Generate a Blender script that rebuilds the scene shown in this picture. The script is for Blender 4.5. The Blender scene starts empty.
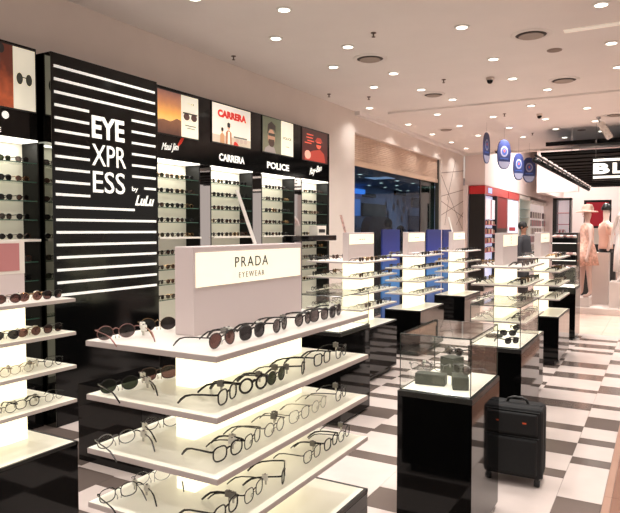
import bpy, math, random
from mathutils import Vector, Matrix
PI = math.pi
R = math.radians
random.seed(7)
scene = bpy.context.scene
COL = scene.collection

# ------------------------------------------------------------------ camera numbers
F, CX, CY, H = 622.0, 310.0, 256.5, 1.65
PITCH, YAW = math.atan(26.5 / F), R(29.5)
_cp, _sp = math.cos(PITCH), math.sin(PITCH)
_fx, _fy = -math.sin(YAW), math.cos(YAW)
_f = (_fx * _cp, _fy * _cp, -_sp)
_r = (math.cos(YAW), math.sin(YAW), 0)
_u = (_fx * _sp, _fy * _sp, _cp)
def _ray(x, y):
    a, b = (x - CX) / F, (CY - y) / F
    return [_f[i] + a * _r[i] + b * _u[i] for i in range(3)]
def on_x(x, y, X):
    d = _ray(x, y); t = X / d[0]; return (X, d[1] * t, H + d[2] * t)
def on_y(x, y, Y):
    d = _ray(x, y); t = Y / d[1]; return (d[0] * t, Y, H + d[2] * t)
def on_z(x, y, Z):
    d = _ray(x, y); t = (Z - H) / d[2]; return (d[0] * t, d[1] * t, Z)

# ------------------------------------------------------------------ materials
def lin(c):
    return tuple((v / 255 / 12.92) if v / 255 <= .04045 else ((v / 255 + .055) / 1.055) ** 2.4 for v in c)
MATS = {}
def mat(name, rgb, rough=.5, metal=0., emit=None, es=0., coat=0., noise=0., nscale=8., spec=.5, bump=0.):
    if name in MATS: return MATS[name]
    m = bpy.data.materials.new(name); m.use_nodes = True
    nt = m.node_tree; b = nt.nodes['Principled BSDF']
    c = lin(rgb)
    b.inputs['Base Color'].default_value = (*c, 1)
    b.inputs['Roughness'].default_value = rough
    b.inputs['Metallic'].default_value = metal
    b.inputs['Specular IOR Level'].default_value = spec
    if coat: b.inputs['Coat Weight'].default_value = coat; b.inputs['Coat Roughness'].default_value = .03
    if emit is not None:
        b.inputs['Emission Color'].default_value = (*lin(emit), 1)
        b.inputs['Emission Strength'].default_value = es
    if noise or bump:
        tc = nt.nodes.new('ShaderNodeTexCoord'); n = nt.nodes.new('ShaderNodeTexNoise')
        n.inputs['Scale'].default_value = nscale; n.inputs['Detail'].default_value = 5
        nt.links.new(tc.outputs['Object'], n.inputs['Vector'])
        if noise:
            rp = nt.nodes.new('ShaderNodeValToRGB')
            rp.color_ramp.elements[0].position = .3; rp.color_ramp.elements[1].position = .7
            rp.color_ramp.elements[0].color = (*[v * (1 - noise) for v in c], 1)
            rp.color_ramp.elements[1].color = (*[min(1, v * (1 + noise)) for v in c], 1)
            nt.links.new(n.outputs['Fac'], rp.inputs['Fac']); nt.links.new(rp.outputs['Color'], b.inputs['Base Color'])
        if bump:
            bp = nt.nodes.new('ShaderNodeBump'); bp.inputs['Strength'].default_value = bump
            nt.links.new(n.outputs['Fac'], bp.inputs['Height']); nt.links.new(bp.outputs['Normal'], b.inputs['Normal'])
    MATS[name] = m
    return m
def lit(name, rgb, es=1.0):
    return mat(name, rgb, .4, emit=rgb, es=es)
def pane_mat(name, tint, refl=.5, opac=0.):
    """thin glass: see-through tinted, mirror-like at grazing angles"""
    if name in MATS: return MATS[name]
    m = bpy.data.materials.new(name); m.use_nodes = True; nt = m.node_tree
    nt.nodes.clear()
    out = nt.nodes.new('ShaderNodeOutputMaterial'); mix = nt.nodes.new('ShaderNodeMixShader')
    tr = nt.nodes.new('ShaderNodeBsdfTransparent'); gl = nt.nodes.new('ShaderNodeBsdfGlossy')
    fr = nt.nodes.new('ShaderNodeLayerWeight'); pw_ = nt.nodes.new('ShaderNodeMath'); pw_.operation = 'POWER'; pw_.inputs[1].default_value = 5
    mu = nt.nodes.new('ShaderNodeMath'); mu.operation = 'MULTIPLY_ADD'; mu.inputs[2].default_value = .035 * refl
    ad = nt.nodes.new('ShaderNodeMath'); ad.operation = 'ADD'; ad.inputs[1].default_value = opac
    fr.inputs['Blend'].default_value = .5; mu.inputs[1].default_value = refl
    tr.inputs['Color'].default_value = (*lin(tint), 1); gl.inputs['Roughness'].default_value = .02
    L = nt.links.new
    L(fr.outputs['Facing'], pw_.inputs[0]); L(pw_.outputs[0], mu.inputs[0]); L(mu.outputs[0], ad.inputs[0]); L(ad.outputs[0], mix.inputs[0])
    L(tr.outputs[0], mix.inputs[1]); L(gl.outputs[0], mix.inputs[2]); L(mix.outputs[0], out.inputs[0])
    MATS[name] = m
    return m

ceil_m = mat('ceiling_paint', (230, 224, 220), .9, noise=.02, nscale=2)
wall_m = mat('wall_paint', (216, 204, 196), .85, noise=.02, nscale=3)
wallfar_m = mat('far_wall_paint', (232, 218, 214), .85)
white_lam = mat('white_laminate', (222, 215, 206), .32, noise=.01)
edge_lam = mat('laminate_edge', (172, 161, 156), .4)
glow_lam = mat('added_glow_laminate', (228, 224, 208), .3, emit=(245, 240, 215), es=.22)  # faint glow added to brighten the lower shelves and base tops
pink_lam = mat('pale_header_laminate', (200, 186, 184), .42)
gloss_black = mat('gloss_black', (6, 6, 6), .05, spec=.25)
soft_black = mat('soft_black', (14, 13, 12), .35)
panel_black = mat('panel_black', (8, 8, 8), .09, spec=.3)
lightbox = lit('lit_cream_panel', (250, 243, 212), 1.4)
signlit = lit('lit_sign_face', (246, 240, 218), .62)
stripe_m = mat('white_stripe', (235, 235, 230), .4, emit=(255, 255, 250), es=.35)
backlit = mat('niche_back', (205, 200, 186), .6, emit=(230, 222, 200), es=.22)
strip_m = lit('strip_light', (255, 252, 240), 1.6)
glass = pane_mat('clear_glass', (254, 255, 254), .55)
case_top = pane_mat('case_glass', (244, 246, 243), .9, .03)
shelf_glass = pane_mat('shelf_glass', (242, 244, 240), .5)
shop_glass = pane_mat('shop_glass', (190, 208, 216), .35, .0)
glass_edge = mat('green_glass_edge', (52, 84, 70), .15)
dark_edge = mat('dark_glass_edge', (40, 46, 42), .2)
mirror_m = mat('mirror', (205, 200, 200), .02, metal=1)
steel = mat('steel', (170, 170, 172), .25, metal=1)
lamp_m = lit('lamp_glow', (255, 252, 238), 6.0)
lampring = mat('lamp_trim', (228, 226, 220), .35)
white_tx = mat('white_letter', (240, 238, 230), .5, emit=(250, 248, 240), es=.55)
dark_tx = mat('dark_letter', (45, 42, 42), .5)
grey_tx = mat('grey_letter', (130, 126, 122), .5)

# ------------------------------------------------------------------ mesh helpers
class MB:
    def __init__(s): s.v = []; s.f = []; s.mi = []; s.mats = []
    def _m(s, m):
        if m not in s.mats: s.mats.append(m)
        return s.mats.index(m)
    def add(s, vs, fs, m):
        k = len(s.v); i = s._m(m)
        s.v += [tuple(p) for p in vs]
        for f in fs: s.f.append(tuple(k + q for q in f)); s.mi.append(i)
    def box(s, a, b, m, mtx=None):
        (x0, y0, z0), (x1, y1, z1) = a, b
        x0, x1 = min(x0, x1), max(x0, x1); y0, y1 = min(y0, y1), max(y0, y1); z0, z1 = min(z0, z1), max(z0, z1)
        vs = [(x0,y0,z0),(x1,y0,z0),(x1,y1,z0),(x0,y1,z0),(x0,y0,z1),(x1,y0,z1),(x1,y1,z1),(x0,y1,z1)]
        if mtx is not None: vs = [mtx @ Vector(p) for p in vs]
        s.add(vs, [(0,3,2,1),(4,5,6,7),(0,1,5,4),(1,2,6,5),(2,3,7,6),(3,0,4,7)], m)
        return s
    def lathe(s, prof, m, c=(0,0,0), n=20, mtx=None, cap=True):
        vs = []; fs = []
        for r, z in prof:
            for k in range(n):
                a = 2 * PI * k / n
                p = Vector((r * math.cos(a), r * math.sin(a), z))
                if mtx is not None: p = mtx @ p
                vs.append((p[0] + c[0], p[1] + c[1], p[2] + c[2]))
        for i in range(len(prof) - 1):
            for k in range(n):
                fs.append((i*n+k, i*n+(k+1)%n, (i+1)*n+(k+1)%n, (i+1)*n+k))
        if cap: fs.append(tuple(reversed(range(n)))); fs.append(tuple((len(prof)-1)*n+k for k in range(n)))
        s.add(vs, fs, m); return s
    def tube(s, pts, r, m, closed=False, n=6):
        pts = [Vector(p) for p in pts]; N = len(pts); vs = []; fs = []
        rr = r if isinstance(r, (list, tuple)) else [r] * N
        prev = None
        for i, p in enumerate(pts):
            if closed: t = pts[(i+1) % N] - pts[i-1]
            else: t = pts[min(i+1, N-1)] - pts[max(i-1, 0)]
            t.normalize()
            if prev is None:
                ref = Vector((0,0,1)) if abs(t.z) < .9 else Vector((0,1,0))
                a = t.cross(ref).normalized()
            else:
                a = (prev - t * prev.dot(t)).normalized()
            prev = a; b = t.cross(a)
            for k in range(n):
                q = 2 * PI * k / n
                vs.append(p + a * (rr[i] * math.cos(q)) + b * (rr[i] * math.sin(q)))
        for i in range(N if closed else N - 1):
            j = (i + 1) % N
            for k in range(n): fs.append((i*n+k, i*n+(k+1)%n, j*n+(k+1)%n, j*n+k))
        if not closed:
            fs.append(tuple(reversed(range(n)))); fs.append(tuple((N-1)*n+k for k in range(n)))
        s.add(vs, fs, m); return s
    def prism(s, poly, d, m):
        """poly: 3-D points (flat); d: extrusion vector"""
        n = len(poly); d = Vector(d)
        vs = [Vector(p) for p in poly] + [Vector(p) + d for p in poly]
        fs = [tuple(reversed(range(n))), tuple(range(n, 2*n))] + [(i, (i+1)%n, n+(i+1)%n, n+i) for i in range(n)]
        s.add(vs, fs, m); return s
    def ball(s, c, r, m, n=12, k=8):
        r = r if isinstance(r, (tuple, list)) else (r, r, r)
        prof = [(max(1e-4, math.sin(PI*i/k)), -math.cos(PI*i/k)) for i in range(k+1)]
        return s.lathe(prof, m, c, n, Matrix.Diagonal((r[0], r[1], r[2])))
    def mesh(s, name):
        me = bpy.data.meshes.new(name); me.from_pydata(s.v, [], s.f)
        for m in s.mats: me.materials.append(m)
        me.polygons.foreach_set('material_index', s.mi); me.update()
        import bmesh
        bm = bmesh.new(); bm.from_mesh(me); bmesh.ops.recalc_face_normals(bm, faces=bm.faces); bm.to_mesh(me); bm.free()
        return me
    def build(s, name, parent=None, loc=(0,0,0), rz=0, bevel=0, smooth=False, label=None):
        me = s.mesh(name)
        if smooth:
            me.polygons.foreach_set('use_smooth', [True] * len(me.polygons))
        return link(name, me, parent, loc, rz, bevel, label)
def link(name, me, parent=None, loc=(0,0,0), rz=0, bevel=0, label=None):
    o = bpy.data.objects.new(name, me); COL.objects.link(o)
    o.location = loc; o.rotation_euler = (0, 0, rz)
    if parent: o.parent = parent
    if bevel:
        b = o.modifiers.new('bevel', 'BEVEL'); b.width = bevel; b.segments = 2; b.limit_method = 'ANGLE'
    if label: o['label'] = label
    return o
def tag(o, label, cat, group=None, kind=None):
    o['label'] = label; o['category'] = cat
    if group: o['group'] = group
    if kind: o['kind'] = kind
    return o
def thing(name, label, cat, loc=(0,0,0), rz=0, group=None):
    o = bpy.data.objects.new(name, None); COL.objects.link(o); o.empty_display_size = .1
    o.location = loc; o.rotation_euler = (0, 0, rz)
    return tag(o, label, cat, group)
def struct(o, label=None):
    o['kind'] = 'structure'
    if label: o['label'] = label
    return o
ORD = ['first', 'second', 'third', 'fourth', 'fifth', 'sixth', 'seventh', 'eighth', 'ninth', 'tenth', 'eleventh', 'twelfth', 'thirteenth', 'fourteenth']

def text_verts(body, bold=0., shear=0., ext=.0, space=1.):
    cu = bpy.data.curves.new('txt', 'FONT'); cu.body = body; cu.offset = bold; cu.shear = shear
    cu.extrude = .02; cu.space_character = space; cu.resolution_u = 3
    o = bpy.data.objects.new('txt', cu); COL.objects.link(o)
    bpy.context.view_layer.update()
    me = o.to_mesh(); vs = [tuple(v.co) for v in me.vertices]; fs = [tuple(p.vertices) for p in me.polygons]
    o.to_mesh_clear(); bpy.data.objects.remove(o); bpy.data.curves.remove(cu)
    return vs, fs
def add_text(mb, body, origin, right, up, out, w, h, m, bold=0., shear=0., space=1., depth=.003, slope=0.):
    """stretch the word to w x h; origin = lower-left corner"""
    vs, fs = text_verts(body, bold, shear, 0, space)
    x0 = min(v[0] for v in vs); x1 = max(v[0] for v in vs); y0 = min(v[1] for v in vs); y1 = max(v[1] for v in vs)
    o, r_, u_, n_ = Vector(origin), Vector(right), Vector(up), Vector(out)
    pts = []
    for v in vs:
        a = (v[0] - x0) / (x1 - x0) * w; b = (v[1] - y0) / (y1 - y0) * h + a * slope
        pts.append(o + r_ * a + u_ * b + n_ * (depth if v[2] > 0 else 0))
    mb.add(pts, fs, m)
PX = dict(right=(0,1,0), up=(0,0,1), out=(1,0,0))       # a face looking towards +X
NY = dict(right=(1,0,0), up=(0,0,1), out=(0,-1,0))      # a face looking towards -Y

# ================================================================== SETTING
CZ = 3.72
def simple(name, a, b, m, label=None, bevel=0):
    return struct(MB().box(a, b, m).build(name, bevel=bevel), label)

# floor: polished tiles laid in long columns of pale and grey-brown bands
def stone(name, rgb, rough):
    m = mat(name, rgb, rough, noise=.05, nscale=3.5, spec=.5)
    return m
t_pale = stone('pale_tile', (208, 194, 187), .18); t_dark = stone('grey_brown_tile', (104, 92, 86), .14)
t_brown = stone('reddish_brown_tile', (136, 100, 84), .2); t_brown2 = stone('light_brown_strip', (170, 134, 116), .25)
t_mall = stone('pink_beige_tile', (222, 192, 176), .2); t_grout = mat('grout', (150, 138, 130), .8)
fl = MB()
fl.box((-11, -3, -.05), (7, 30, -.006), t_grout)
G = .0012
def tile(x0, x1, y0, y1, m):
    if x1 - x0 > .01 and y1 - y0 > .01: fl.box((x0+G, y0+G, -.006), (x1-G, y1-G, 0), m)
bandsA = [4.37,4.52,4.85,5.16,5.46,5.63,6.14,6.41,6.82,6.95,7.41,7.70,8.06,8.36,9.06,9.23,9.46,9.77,10.06,10.25,10.7]
bandsB = [3.55,4.06,4.69,4.84,5.16,5.31,5.61,5.95,6.26,6.40,6.86,7.21,7.67,7.87,8.43,8.70,9.29,9.54,10.2,10.35,10.7]
def column(x0, x1, edges, first_dark, y_start=-3.):
    d = first_dark; y = y_start
    # before the first measured edge the bands run on
    for e in edges:
        tile(x0, x1, y, e, t_dark if d else t_pale); y = e; d = not d
def random_edges(y0, y1):
    es = []; y = y0; dark = False
    while y < y1:
        y += random.choice([.15, .15, .3, .22]) if dark else random.choice([.3, .6, .45, .3]); dark = not dark
        es.append(min(y, y1))
    return es
eA = []; y = -3
preA = [-2.4,-2.1,-1.5,-1.35,-.75,-.45,.15,.3,.9,1.2,1.8,1.95,2.5,2.8]
# pale tile joints inside the near pale bands are thin grout lines
column(-1.05, -.537, preA + bandsA, False)
column(-.537, -.28, [-2.5,-2.2,-1.6,-1.3,-.7,-.5,.1,.4,1.,1.15,1.75,2.05,2.6,2.9,3.2] + bandsB, True)
cols = [-4.75,-4.4,-4.0,-3.51,-3.165,-2.56,-2.05,-1.55,-1.05]
for i in range(len(cols) - 1):
    if abs(cols[i] + 4.0) < .01:   # beside the dark wall: measured bands
        es = [1.2,1.5,2.3,2.5,2.95,3.28,3.36,3.6,3.72,4.04,4.3,4.6]
        es2 = random_edges(4.6, 10.7); column(cols[i], cols[i+1], es + es2[1:], False)
    elif abs(cols[i] + 3.51) < .01:
        es = [1.0,1.3,1.9,2.1,2.64,2.93,3.1,3.42,3.95,4.15]; column(cols[i], cols[i+1], es + random_edges(4.3, 10.7), False)
    else:
        es = random_edges(-3, 10.7)
        if len(es) > 1 and es[-1] - es[-2] < .1: es.pop(-2)
        column(cols[i], cols[i+1], es, False)
tile(-4.75, -4.4, 10.7, 16.9, t_mall)
for i in range(10):
    for j in range(28):
        x0 = -4.4 + i * .9; y0 = 10.7 + j * .9
        if y0 < 29: tile(x0, min(x0 + .9, 7), y0, y0 + .9, t_mall)
for j in range(16):
    tile(-.28, -.235, -3 + j * .9, -3 + (j + 1) * .9 if j < 15 else 10.7, t_brown2)
for i in range(9):
    for j in range(16):
        y1_ = -3 + (j + 1) * .9
        tile(-.235 + i * .8, min(-.235 + (i + 1) * .8, 7), -3 + j * .9, min(y1_, 10.7), t_brown)
for i in range(5):
    for j in range(12): tile(-11 + i * 1.25, -4.75 if i == 4 else -11 + (i + 1) * 1.25, 6 + j * 1.5, 7.5 + j * 1.5, t_dark)
struct(fl.build('floor'), 'polished floor of pale and grey-brown tile bands')

simple('ceiling', (-4.9, -3, CZ), (7, 16.85, CZ + .15), ceil_m)
simple('ceiling_far', (-4.9, 16.85, 4.8), (7, 27.2, 4.95), wallfar_m)
simple('trim_1', (-4.25, 10.30, CZ - .03), (7, 10.42, CZ), ceil_m)
simple('trim_2', (-4.72, 16.73, CZ - .06), (7, 16.85, CZ), ceil_m)
simple('trim_3', (-4.72, 9.93, CZ - .07), (-4.62, 16.8, CZ), ceil_m)
WX = -4.72
simple('wall_left', (WX - .15, -3, 0), (WX, 9.93, CZ), wall_m)
simple('wall_left_over_opening', (WX - .15, 9.93, 3.36), (WX, 14.85, CZ), wall_m)
wl = MB().box((WX - .15, 14.85, 0), (WX, 16.8, CZ), wall_m)
for (a, b, c, d) in [(440,196,469,191),(447,190,462,228.6),(440,201,469,217.5),(440,215,469,202),(456,225,470,213),(449,197,444.7,225),(440,172.5,470,172.8),(455.5,161,447,200),(440.5,175,447,190)]:
    p, q = Vector(on_x(a, b, WX)), Vector(on_x(c, d, WX))
    t = (q - p).normalized(); n = t.cross(Vector((1,0,0))) * .007
    q.y = min(q.y, 16.79); p.y = max(p.y, 14.86)
    wl.prism([p + n, q + n, q - n, p - n], (.004, 0, 0), mat('groove', (122, 104, 96), .8))
struct(wl.build('wall_left_grooved'), 'pale wall with crossing groove lines')
simple('wall_left_far', (WX, 16.9, 2.86), (-4.17, 27, 4.8), wallfar_m)
simple('wall_left_behind_shelves', (-4.87, 16.8, 0), (-4.6, 27, 2.86), wallfar_m)
simple('wall_back', (-4.9, 27, 0), (7, 27.15, 4.8), wallfar_m)
bk = MB().box((-3.7, 22.0, 2.9), (-2.4, 22.2, 4.8), wallfar_m).box((-3.7, 22.2, 2.9), (-3.5, 27, 4.8), wallfar_m)
struct(bk.build('trim_4'), 'white dropped soffit in the store behind')

# roller shutter and shop front glass
rs = thing('roller_shutter', 'beige slatted roller shutter half lowered over the glass shop front', 'shutter', (WX - .1, 9.93, 2.8))
beige = mat('shutter_beige', (204, 178, 158), .55)
mb = MB()
for k in range(13):
    z = .085 + k * .0365
    mb.prism([(0, .03, z), (.014, .03, z + .006), (.014, .03, z + .026), (0, .03, z + .036), (-.02, .03, z + .018)], (0, 4.85, 0), beige)
mb.build('slats', rs)
MB().box((-.02, .02, 0), (.03, 4.89, .085), mat('shutter_bar', (200, 172, 148), .4)).build('bottom_bar', rs, bevel=.004)
for yy in (0, 4.87): MB().box((-.04, yy, -2.8), (.05, yy + .045, .56), mat('guide', (60, 62, 58), .4)).build('guide_rail', rs)
gp = MB().box((WX - .16, 9.98, 0), (WX - .15, 13.75, 3.36), shop_glass)
struct(gp.build('window_1'), 'tinted glass shop front under the roller shutter')
struct(MB().box((WX - .16, 13.8, 0), (WX - .15, 14.80, 3.36), pane_mat('green_glass', (110, 140, 124), .9, .02)).box((WX - .17, 13.75, 0), (WX - .14, 13.8, 3.36), soft_black).build('door_1'), 'greenish glass door at the right end of the shop front')
# dim shop behind the glass
intw = mat('dim_shop_wall', (150, 158, 186), .8, noise=.12, nscale=2)
simple('wall_shop_back', (-8.1, 7.5, 0), (-8.0, 26, 3.0), intw)
simple('wall_shop_near', (-8.1, 7.4, 0), (-4.87, 7.5, 3.0), intw)
simple('wall_shop_far', (-8.1, 26, 0), (-4.87, 26.1, 3.0), intw)
simple('ceiling_shop', (-8.1, 7.4, 3.0), (-4.87, 26.1, 3.1), mat('dim_shop_ceiling', (150, 152, 165), .9))

# ================================================================== downlights
def ring_mesh(r, t, m, d=.02):
    return MB().lathe([(r - t, 0), (r, 0), (r, -d * .5), (r - t * .5, -d), (r - t, -d * .3)], m, n=24)
dl_ring = MB(); dl_ring.lathe([(.055, -.001), (.078, -.001), (.076, -.007), (.055, -.012), (.055, -.001)], lampring, n=24, cap=False); dl_ring = dl_ring.mesh('ring')
dl_lens = MB().lathe([(.054, -.004), (.054, -.009)], lamp_m, n=24).mesh('lens')
seen = {'row_a': [(-3.67, y) for y in (4.40, 5.74, 7.09, 8.36)],
        'row_b': [(-3.13, y) for y in (5.04, 6.4, 7.77, 8.86)],
        'row_c': [(-1.82, y) for y in (6.36, 7.72, 8.83)],
        'row_d': [(-.53, y) for y in (6.36, 7.71, 8.88)],
        'row_e': [(-2.93, 9.76), (-1.51, 9.76)],
        'row_f': [(-4.36, y) for y in (9.75, 11.61, 13.06, 14.46, 15.72)],
        'row_g': [(-3.54, y) for y in (10.87, 12.27, 13.72)],
        'row_h': [(-2.73, y) for y in (11.6, 12.98, 14.43)],
        'row_i': [(-1.94, y) for y in (10.88, 12.32, 13.63, 14.97)],
        'row_j': [(-1.15, y) for y in (11.56, 13.01, 14.4)]}
out = {'row_k': [(-3.13, y) for y in (-.6, 1.0, 2.4, 3.7)], 'row_l': [(-1.82, y) for y in (-.6, .9, 2.3, 3.7, 5.05)],
       'row_m': [(-.53, y) for y in (-.6, .9, 2.3, 3.7, 5.05)], 'row_n': [(1.2, y) for y in (1., 3.7, 6.4, 9.2, 12, 15)], 'row_o': [(3.4, y) for y in (1., 3.7, 6.4, 9.2, 12, 15)]}  # unseen rows, added near and to the right to light the front stand
rowname = dict(row_a='row above the dark display wall', row_b='second row from the display wall', row_c='middle row over the case aisle', row_d='row at the right edge of view',
    row_e='cross row before the ceiling step', row_f='row washing the shutter side wall', row_g='row just inside the shutter wall', row_h='middle far row beyond the step', row_i='far row above the mannequin side', row_j='far row nearest the black store sign',
    row_k='added unseen row over the left front stand', row_l='added unseen row over the front stand', row_m='added unseen row over the brown walkway', row_n='added unseen outer mall row', row_o='added unseen outermost mall row')
LAMP = {}
def lamp_data(key, power, size, col, spread=R(120)):
    if key not in LAMP:
        l = bpy.data.lights.new(key, 'AREA'); l.shape = 'DISK'; l.size = size; l.energy = power; l.color = col; l.spread = spread
        LAMP[key] = l
    return LAMP[key]
WARM = (1, .965, .925)
for grp in (seen, out):
    for rk, pts in grp.items():
        for i, (x, y) in enumerate(pts):
            t = thing('ceiling_downlight', 'round recessed downlight, %s of the %s' % (ORD[i], rowname[rk]), 'ceiling light', (x, y, CZ), 0, 'recessed ceiling downlights')
            link('trim_ring', dl_ring, t); link('lens', dl_lens, t)
            far = y > 10.5
            p = (21 if far else 14)
            if rk == 'row_f': p = 5
            if rk in ('row_n', 'row_o'): p = 24
            if rk in ('row_k', 'row_l', 'row_m'): p = 13
            lo = bpy.data.objects.new('downlight_lamp', lamp_data('dl%d' % p, p, .10, WARM)); COL.objects.link(lo)
            lo.location = (0, 0, -.014); lo.parent = t

# round air diffusers
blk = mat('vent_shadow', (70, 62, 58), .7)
for i, (px, py, d, lab) in enumerate([(531,34.6,.42,'large round ceiling air diffuser nearest the camera beside the slot light'), (370,58.5,.42,'round ceiling air diffuser above the lit front aisle, left of the others'),
        (563.8,80,.42,'round ceiling air diffuser behind the large near one'), (433.4,94.5,.36,'round ceiling air diffuser before the ceiling step'), (446,129.5,.34,'round ceiling air diffuser over the roller shutter end'),
        (616,114.6,.40,'round ceiling air diffuser cut by the right edge of the photo')]):
    x, y, _ = on_z(px, py, CZ)
    t = thing('air_diffuser', lab, 'vent', (x, y, CZ), 0, 'round ceiling air diffusers')
    MB().lathe([(d*.38, 0), (d*.5, 0), (d*.5, -.006), (d*.44, -.016), (d*.38, -.01), (d*.38, 0)], ceil_m, n=28, cap=False).build('outer_ring', t, smooth=False)
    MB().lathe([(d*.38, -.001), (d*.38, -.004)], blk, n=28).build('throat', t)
    MB().lathe([(d*.30, -.016), (d*.30, -.022), (d*.08, -.012), (d*.05, -.010)], mat('vent_blade', (150, 136, 126), .6), n=28).build('cone', t)
for px, py, lab in [(554.5,50,'small flat round ceiling speaker between two air diffusers'), (581.6,130,'small flat round ceiling speaker near the hanging black ceiling')]:
    x, y, _ = on_z(px, py, CZ)
    o = MB().lathe([(.07, 0), (.085, 0), (.082, -.008), (.06, -.012), (.02, -.010)], mat('speaker_grey', (140, 122, 112), .7), n=24).build('ceiling_speaker', loc=(x, y, CZ)); tag(o, lab, 'speaker', 'ceiling speakers')
for px, py, lab in [(490,77.6,'black dome security camera above the middle aisle'), (539.5,114,'black dome security camera near the far ceiling edge'), (496.5,155,'small black dome camera by the hanging oval signs')]:
    if py > 150: x, y, _ = on_z(px, 150, CZ); y = min(y, 16.5)
    else: x, y, _ = on_z(px, py, CZ)
    t = thing('dome_camera', lab, 'security camera', (x, y, CZ), 0, 'ceiling dome cameras')
    MB().lathe([(.055, 0), (.055, -.03), (.05, -.035)], mat('cam_white', (205, 190, 180), .4)).build('mount', t)
    MB().ball((0, 0, -.04), (.042, .042, .045), gloss_black).build('dome', t, smooth=True)
for i, (px, py) in enumerate([(233.5,56), (329,94), (373.5,32.7), (443.7,79.5), (368.8,96.8), (504.5,113.7), (532.5,133)]):
    x, y, _ = on_z(px, py, CZ)
    t = thing('sprinkler_head', 'small ceiling sprinkler head, %s nearest the camera' % ['third', 'fourth', 'first', 'second', 'fifth', 'sixth', 'seventh'][i], 'sprinkler', (x, y, CZ), 0, 'ceiling sprinkler heads')
    dk = mat('sprinkler_metal', (90, 70, 62), .4, metal=.6)
    MB().lathe([(.03, 0), (.03, -.006), (.012, -.01)], dk, n=14).build('escutcheon', t)
    MB().lathe([(.008, -.008), (.008, -.04), (.02, -.043), (.02, -.047)], dk, n=12).build('deflector', t)
p0, p1 = on_z(564, 31, CZ), on_z(640, 17.5, CZ)
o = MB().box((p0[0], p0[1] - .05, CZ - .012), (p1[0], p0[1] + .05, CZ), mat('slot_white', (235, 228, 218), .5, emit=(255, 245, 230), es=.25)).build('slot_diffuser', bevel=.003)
tag(o, 'long narrow white slot diffuser running along the near right ceiling', 'vent')

# ================================================================== GLASSES
def outline(kind, w, h, n=22):
    pts = []
    for k in range(n):
        a = 2 * PI * k / n; c, s = math.cos(a), math.sin(a)
        p = {'round': 2., 'square': 3.6, 'soft': 2.7, 'aviator': 2.3, 'cat': 2.6}[kind]
        x = w/2 * math.copysign(abs(c) ** (2/p), c); z = h/2 * math.copysign(abs(s) ** (2/p), s)
        if kind == 'aviator' and s < 0: x = x * (1 + .22 * s) + .004 * -s
        if kind == 'cat': x *= 1 + .10 * s; z += .10 * x * (1 if s > 0 else .2)
        if kind in ('square', 'soft'): x *= 1 + .05 * s
        pts.append((x, z))
    return pts
frame_mats = {'black': mat('frame_black', (16, 15, 15), .25), 'gold': mat('frame_gold', (150, 120, 82), .25, metal=.9), 'silver': mat('frame_silver', (120, 120, 122), .25, metal=.9),
    'tortoise': mat('frame_tortoise', (62, 40, 30), .25, noise=.5, nscale=60), 'clear': mat('frame_clear', (196, 192, 180), .15), 'pink': mat('frame_rose', (150, 104, 98), .3, metal=.5), 'navy': mat('frame_navy', (30, 36, 56), .25)}
lens_mats = {'clear': pane_mat('lens_clear', (254, 254, 254), .22), 'dark': pane_mat('lens_dark', (118, 114, 116), .6), 'brown': pane_mat('lens_brown', (166, 140, 136), .6),
    'green': pane_mat('lens_green', (128, 134, 122), .6), 'grey': pane_mat('lens_grey', (160, 152, 152), .6)}
FR = {'wire': .0011, 'thin': .0017, 'medium': .0024, 'thick': .0036}
GL = {}
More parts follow.
